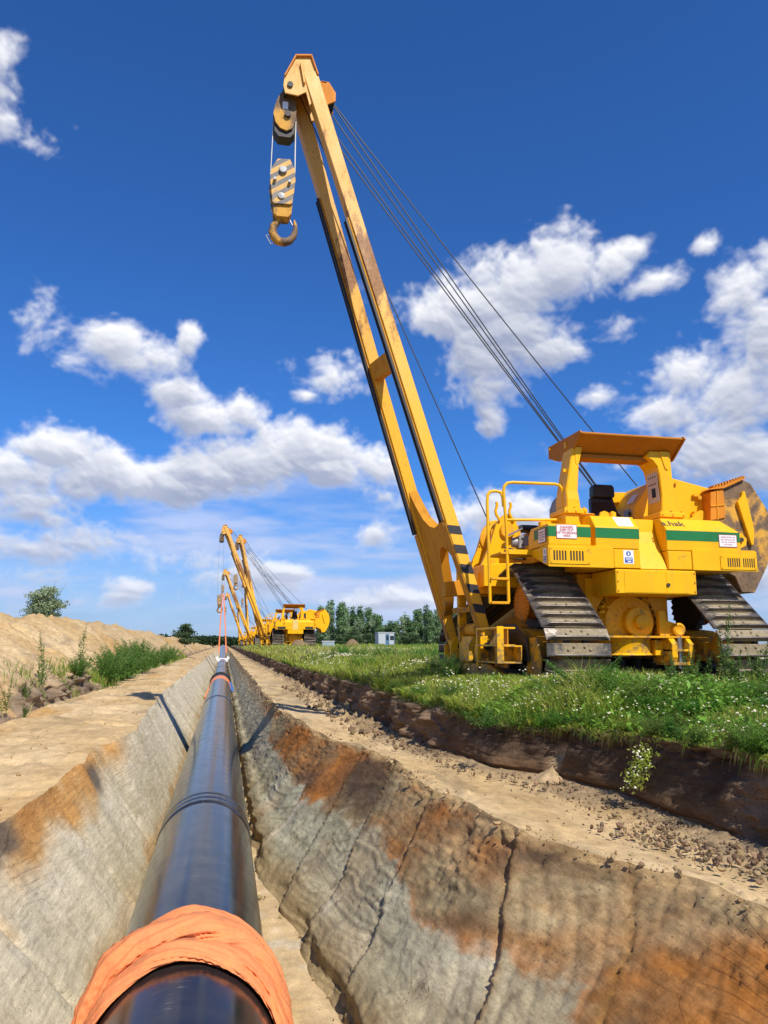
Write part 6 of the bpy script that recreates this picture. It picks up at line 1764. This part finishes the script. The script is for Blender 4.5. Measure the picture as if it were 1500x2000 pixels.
HEAP_X = XX  # columns kept for the plants at the foot of the spoil heap
GL = 'weeds along the foot of the spoil heap'
def heap_z(x, y):
    i = int(np.argmin(np.abs(YS-y))); zx = np.concatenate([q_[i] for q_ in XX]); zz = np.concatenate([q_[i] for q_ in ZZ])
    o = np.argsort(zx); return float(np.interp(x, zx[o], zz[o]))
for (k, x, y, s, lab) in (
        (2, -3.45, 13.4, 1.05, 'tall thin weed nearest the left edge of the picture'),
        (0, -3.3, 13.7, .75, 'yellow green weed next to the leftmost tall one'),
        (2, -3.55, 17.4, 1.15, 'tall weed with leafy base, second along the heap'),
        (0, -3.5, 17.1, .8, 'bushy low weed beside the second tall weed'),
        (1, -3.35, 15.3, .65, 'small weed between the first two tall ones'),
        (4, -3.35, 20.0, .55, 'spreading weed on the crumbled ledge'),
        (2, -3.45, 21.2, 1.05, 'single upright stalk above the crumbled ledge'),
        (4, -3.15, 24.2, 1.05, 'dense dark clump lying in the boom shadow'),
        (4, -3.15, 25.6, 1.25, 'big bright grassy clump right of the boom shadow'),
        (4, -3.15, 27.4, 1.25, 'large green clump in the middle of the weed row'),
        (4, -3.2, 29.2, 1.0, 'green clump at the right of the middle clump'),
        (4, -3.3, 33.5, 1.55, 'tall full clump with upright blades, last before the gap'),
        (4, -3.3, 35.6, 1.45, 'tall clump touching the last full one'),
        (4, -3.3, 41.0, 1.0, 'small clump beyond the tall pair'),
        (4, -3.3, 47.0, 1.1, 'small yellowish clump far along the heap'),
        (4, -3.3, 55.0, 1.2, 'farthest weed clump in the row'),
        (1, -3.05, 13.9, .45, 'little green plant on the left bench below the heap')):
    weed(k, x, y, heap_z(x, y)-.02, s*(1.0 if y < 19 else 1.38), random.uniform(0, 6.28), lab, GL)

# thin growth between the larger weeds at the foot of the heap
nq_ = 16000; yq = 11+62*RV.random(nq_)**1.3; xq = np.interp(yq, YS, XLB)-.30+RV.normal(0, .22, nq_)
kq = RV.random(nq_) < np.clip(fbm(yq*.9+5, xq*1.2, 4)*4-1.95, 0, 1)*sstep(13, 22, yq); xq, yq = xq[kq], yq[kq]; nq_ = len(xq)
zq = np.array([heap_z(a, b) for a, b in zip(xq, yq)])
veg('heap_foot_grass', [blades(np.stack([xq, yq, zq-.01], -1), RV.uniform(.06, .30, nq_)*(1+.01*yq), .006+.0006*yq, np.where((RV.random(nq_) < .35)[:, None], vary(GY, nq_, .3), vary(G1, nq_, .3)), .9)])

# mixed broad weeds through the meadow, too many to count
WSRC = []
for kq in (0, 1, 3, 4):
    me = WEEDS[kq][1]; nv = len(me.vertices)
    co = np.empty(nv*3, np.float32); me.vertices.foreach_get('co', co)
    lc = np.empty(nv*4, np.float32); me.color_attributes['Col'].data.foreach_get('color', lc)
    WSRC.append((co.reshape(-1, 3), lc.reshape(-1, 4)[:, :3]))
def weed_mass(px_, py_, sc):
    sets = []
    for a, b, s_ in zip(px_, py_, sc):
        co, lc = WSRC[RV.integers(0, 4)]; an = RV.uniform(0, 6.28)
        s2 = s_*RV.uniform(.7, 1.2)
        X_ = (co[:, 0]*math.cos(an)-co[:, 1]*math.sin(an))*s_*1.3+a; Y_ = (co[:, 0]*math.sin(an)+co[:, 1]*math.cos(an))*s_*1.3+b
        V_ = np.stack([X_, Y_, co[:, 2]*s2+fz(a, b)-.01], -1)
        i = np.arange(len(V_)//4)*4
        tint = np.array([RV.uniform(.8, 1.7), RV.uniform(.85, 1.35), RV.uniform(.7, 1.3)])
        sets.append((V_, np.stack([i, i+1, i+2, i+3], -1), None, lc*tint))
    return sets
x, y = scatter(420, 2.6, 8.0, 3.9, 8.6, 1.0); pq = fbm(x*.9+70, y*.9+15, 3)
k = keep_field(x, y, .03) & (RV.random(420) < np.clip((pq-.34)*4, .05, 1)); x, y = x[k], y[k]
wm = weed_mass(x, y, RV.uniform(.22, .50, len(x)))
y = RV.uniform(4.0, 16, 70); x = np.interp(y, YS, XST)+RV.uniform(.0, .18, 70)
wm += weed_mass(x, y, RV.uniform(.20, .42, 70))
x, y = scatter(170, 2.4, 12, 9.5, 34, 1.2); k = keep_field(x, y, .05); x, y = x[k], y[k]
wm += weed_mass(x, y, RV.uniform(.3, .75, len(x)))
veg('mixed_weeds', wm)

# hanging flower tuft on the dark bank
r = empty('flower_tuft', (3.42, 5.72, -.30)); tag(r, 'drooping tuft of white mayweed hanging down the dark cut bank', 'plant')
n = 500; t = RV.random(n); ax_ = RV.normal(0, .055, n)
P = np.stack([-.02-.13*t+RV.normal(0, .03, n), ax_, .02-.26*t+RV.normal(0, .03, n)], -1)
V = leaves(P, RV.uniform(.02, .05, n), vary(G2, n, .3), 1, .3)
o = mesh_np('leaves', V[0], V[1], M_LEAF, False, V[3], None, r); o['kind'] = 'stuff'
m_ = 64; i = RV.integers(0, n, m_)
D = discs(P[i]+np.array([-.035, -.01, .0]), RV.uniform(.008, .012, m_), vary((.66, .66, .50), m_, .1))
o = mesh_np('flowers', D[0], D[1], M_PETAL, False, D[3], None, r); o['kind'] = 'stuff'

# ---------------------------------------------------------------- trees
def crown(seed, w, h, lobes, nl, size, col, light):
    rg = np.random.default_rng(seed)
    P = []; Cc = []
    for k in range(lobes):
        t = rg.random()
        cz = h*(.16+.80*t); rw = w*(.62-.42*t)*rg.uniform(.7, 1.15)
        a = rg.uniform(0, 6.28); c = np.array([math.cos(a)*rw*.8*rg.random(), math.sin(a)*rw*.8*rg.random(), cz])
        m = nl//lobes; d = rg.normal(size=(m, 3)); d /= np.linalg.norm(d, axis=1)[:, None]
        rr = rg.random(m)**.45
        q_ = c+d*rr[:, None]*np.array([w*.24, w*.24, h*.105])*rg.uniform(.7, 1.3)
        P.append(q_)
        base = np.array(col)*(1-light)+np.array(light*1.0)*0+np.array(col)*light*rg.uniform(.4, 1.9)
        Cc.append(np.tile(base, (m, 1)))
    return np.concatenate(P), np.concatenate(Cc)
def tree_mesh(seed, w, h, lobes, nl, size, col, light=.6):
    global RV
    RV = np.random.default_rng(seed)
    P, c = crown(seed, w, h, lobes, nl, size, col, light)
    n = len(P)
    c = c*RV.uniform(.7, 1.3, (n, 1))
    V, Q, T, cc = leaves(P, size*RV.uniform(.6, 1.4, n), np.clip(c, .004, .5), .9, .6)
    o = mesh_np('crown', V, Q, M_LEAF, False, cc); me = o.data; bpy.data.objects.remove(o)
    mb = MB(); mb.tube([(0, 0, -.2), (.03*w, 0, h*.25), (-.01*w, .02*w, h*.6), (0, 0, h*.9)], [h*.018, h*.014, h*.008, h*.002], 7)
    rg = np.random.default_rng(seed+1)
    for k in range(6):
        z = h*rg.uniform(.2, .7); a = rg.uniform(0, 6.28); l = w*rg.uniform(.25, .42)
        mb.tube([(0, 0, z), (math.cos(a)*l*.5, math.sin(a)*l*.5, z+l*.6), (math.cos(a)*l, math.sin(a)*l, z+l*1.3)], [h*.007, h*.005, h*.002], 5)
    return mb.mesh('trunk', M_BARK), me
M_BARK = flat('bark', (.10, .075, .05), .9, 0, .3)
POP = [tree_mesh(s, 2.7, 8.0, 34, 2800, .34, tuple(v*1.35 for v in c), .6) for s, c in ((51, (.17, .25, .12)), (52, (.13, .205, .09)), (53, (.20, .275, .15)), (54, (.10, .175, .07)))]
WIL = tree_mesh(61, 4.9, 3.8, 40, 7600, .19, (.25, .31, .165), .6)
OAK = tree_mesh(62, 3.0, 2.7, 30, 3400, .20, (.07, .115, .045), .6)
def tree(name, mm, x, y, z, s, sz, label, group=None, cat='tree'):
    r = empty(name, (x, y, z)); r.scale = (s, s, sz); r.rotation_euler = (0, 0, random.uniform(0, 6.28))
    link(bpy.data.objects.new('trunk', mm[0]), r); o = link(bpy.data.objects.new('crown', mm[1]), r)
    tag(r, label, cat, group); return r
GT = 'poplars in the row beyond the field'
for k in range(46):
    f = k/45; x = 19.5+f*36+random.uniform(-.5, .5); y = 162+random.uniform(-5, 7)
    h = (1.02+.13*math.sin(f*9+1)+random.uniform(-.22, .16))*(.93-.10*f)
    tree('poplar_tree', POP[k % 4 if k % 3 else (k*7) % 4], x, y, 0, random.uniform(.85, 1.15), h, 'grey green poplar in the dense row on the far side of the field', GT)
GS = 'green bushes at the foot of the poplars'
for k in range(14):
    x = 17.0+k*2.3+random.uniform(-.6, .6); y = 140+random.uniform(-8, 6)
    tree('bush', OAK, x, y, -.1, random.uniform(.8, 1.1), random.uniform(.55, .95), 'low green bush along the foot of the poplar row', GS, 'bush')
tree('willow_tree', WIL, -15.7, 74, 1.55, .92, 1.05, 'grey green willow showing above the spoil heap at the left', None)
tree('oak_tree', OAK, -4.5, 96.5, .25, 1.0, .95, 'dark rounded tree behind the far end of the spoil heap', None)
tree('bush', OAK, -19.6, 73, 1.6, .95, .55, 'low green bush left of the willow above the heap crest', None, 'bush')
# far hedge beyond the end of the trench
n = 9000; x = RV.uniform(-16, 16, n); y = 300+RV.uniform(-4, 4, n)
hh = 3.3*(.55+.7*fbm(x*.16, x*0+2, 4))
P = np.stack([x, y, hh*RV.random(n)**.8], -1)
veg('far_hedge', [leaves(P, RV.uniform(.4, .9, n), vary((.045, .085, .035), n, .5), .9, .7)])
n = 16000; x = RV.uniform(-400, 500, n); y = 700+RV.uniform(-10, 10, n); hh = 7*(.4+.9*fbm(x*.02, x*0+7, 5))
veg('far_hedge', [leaves(np.stack([x, y, hh*RV.random(n)], -1), RV.uniform(2, 5, n), vary((.05, .085, .05), n, .4), .9, .7)])

# ---------------------------------------------------------------- loose earth
def clods(P, r, col, seed):
    rg = np.random.default_rng(seed)
    t = (1+5**.5)/2
    ico = np.array([(-1, t, 0), (1, t, 0), (-1, -t, 0), (1, -t, 0), (0, -1, t), (0, 1, t), (0, -1, -t), (0, 1, -t), (t, 0, -1), (t, 0, 1), (-t, 0, -1), (-t, 0, 1)])/1.9
    fc = np.array([(0, 11, 5), (0, 5, 1), (0, 1, 7), (0, 7, 10), (0, 10, 11), (1, 5, 9), (5, 11, 4), (11, 10, 2), (10, 7, 6), (7, 1, 8), (3, 9, 4), (3, 4, 2), (3, 2, 6), (3, 6, 8), (3, 8, 9), (4, 9, 5), (2, 4, 11), (6, 2, 10), (8, 6, 7), (9, 8, 1)])
    n = len(P)
    V = ico[None]*rg.uniform(.6, 1.3, (n, 12, 1))*r[:, None, None]*rg.uniform(.6, 1.25, (n, 1, 3))
    V = V+P[:, None, :]
    T = fc[None]+(np.arange(n)*12)[:, None, None]
    return V.reshape(-1, 3), T.reshape(-1, 3), np.repeat(col[:, None], 12, 1).reshape(-1, 3)
RV = np.random.default_rng(99)
def bench_pts(n, u0, u1, y0, y1, pw=1.0):
    y = RV.uniform(y0, y1, n); t = u0+(u1-u0)*RV.random(n)**pw
    xe = np.interp(y, YS, XRE); xb = np.interp(y, YS, XSB)
    return np.stack([xe+(xb-xe)*t, y, np.full(n, ZB+.005)], -1)
N1, N2, N3, N4 = 1500, 500, 900, 300
Pc = np.concatenate([bench_pts(N1, 1.01, .55, 3.4, 9.5, 2.4), bench_pts(N2, 1.02, .45, 9.5, 24, 1.5), bench_pts(N3, 1.0, .40, 3.2, 5.3, 1.3), bench_pts(N4, 0, .9, 3.2, 12)]); n = len(Pc)
rr_ = np.concatenate([.004+.020*RV.random(N1)**3, .010+.045*RV.random(N2)**2, .004+.022*RV.random(N3)**3, RV.uniform(.003, .009, N4)])
Pc[:, 2] -= .012+rr_*.2
cl_ = np.where((RV.random(n) < .5)[:, None], vary((.16, .11, .07), n, .3), vary((.30, .215, .125), n, .3))
V, T, c = clods(Pc, rr_, cl_, 3)
o = mesh_np('soil_clods', V, None, M_EARTH, False, c, T); o['kind'] = 'stuff'
# crumbs along the trench lip, floor and left bench
y = RV.uniform(3.2, 20, 500); xe = np.interp(y, YS, XRE)
Pa = np.stack([xe+RV.normal(0, .06, 500), y, np.full(500, ZB+.0)], -1)
y2 = RV.uniform(4.6, 14, 40); Pb = np.stack([np.interp(y2, YS, XRF)-RV.random(40)**2*.2, y2, np.full(40, ZF+.02)], -1)
y3 = RV.uniform(6, 26, 500); xl = np.interp(y3, YS, XLE); xb = np.interp(y3, YS, XLB)
Pl = np.stack([xl+(xb-xl)*RV.random(500)**.6, y3, np.full(500, ZB+.02)], -1)
Pc = np.concatenate([Pa, Pb, Pl]); n = len(Pc)
V, T, c = clods(Pc, .005+.020*RV.random(n)**3, vary((.40, .285, .155), n, .3), 8)
o = mesh_np('sand_crumbs', V, None, M_EARTH, False, c, T); o['kind'] = 'stuff'
# little fan of pale sand at the foot of the notch in the bank
n1, n2 = 16, 26
rr_ = np.linspace(0, 1, n1)[:, None]; aa_ = np.linspace(R(78), R(282), n2)[None, :]
rad = .22*(.45+1.1*fbm(np.cos(aa_)*2.2+4, np.sin(aa_)*2.2, 4))
V = np.stack([3.235+rr_*rad*np.cos(aa_), 7.15+rr_*rad*1.15*np.sin(aa_), -.60-.125*rr_**.7+(fbm(rr_*6, aa_*4, 4)-.5)*.07*rr_*(1.2-rr_)], -1).reshape(-1, 3)
o = mesh_np('sand_run', V, grid_quads(n1, n2), M_EARTH, True, np.full((n1*n2, 3), (.46, .33, .19))); o['kind'] = 'structure'
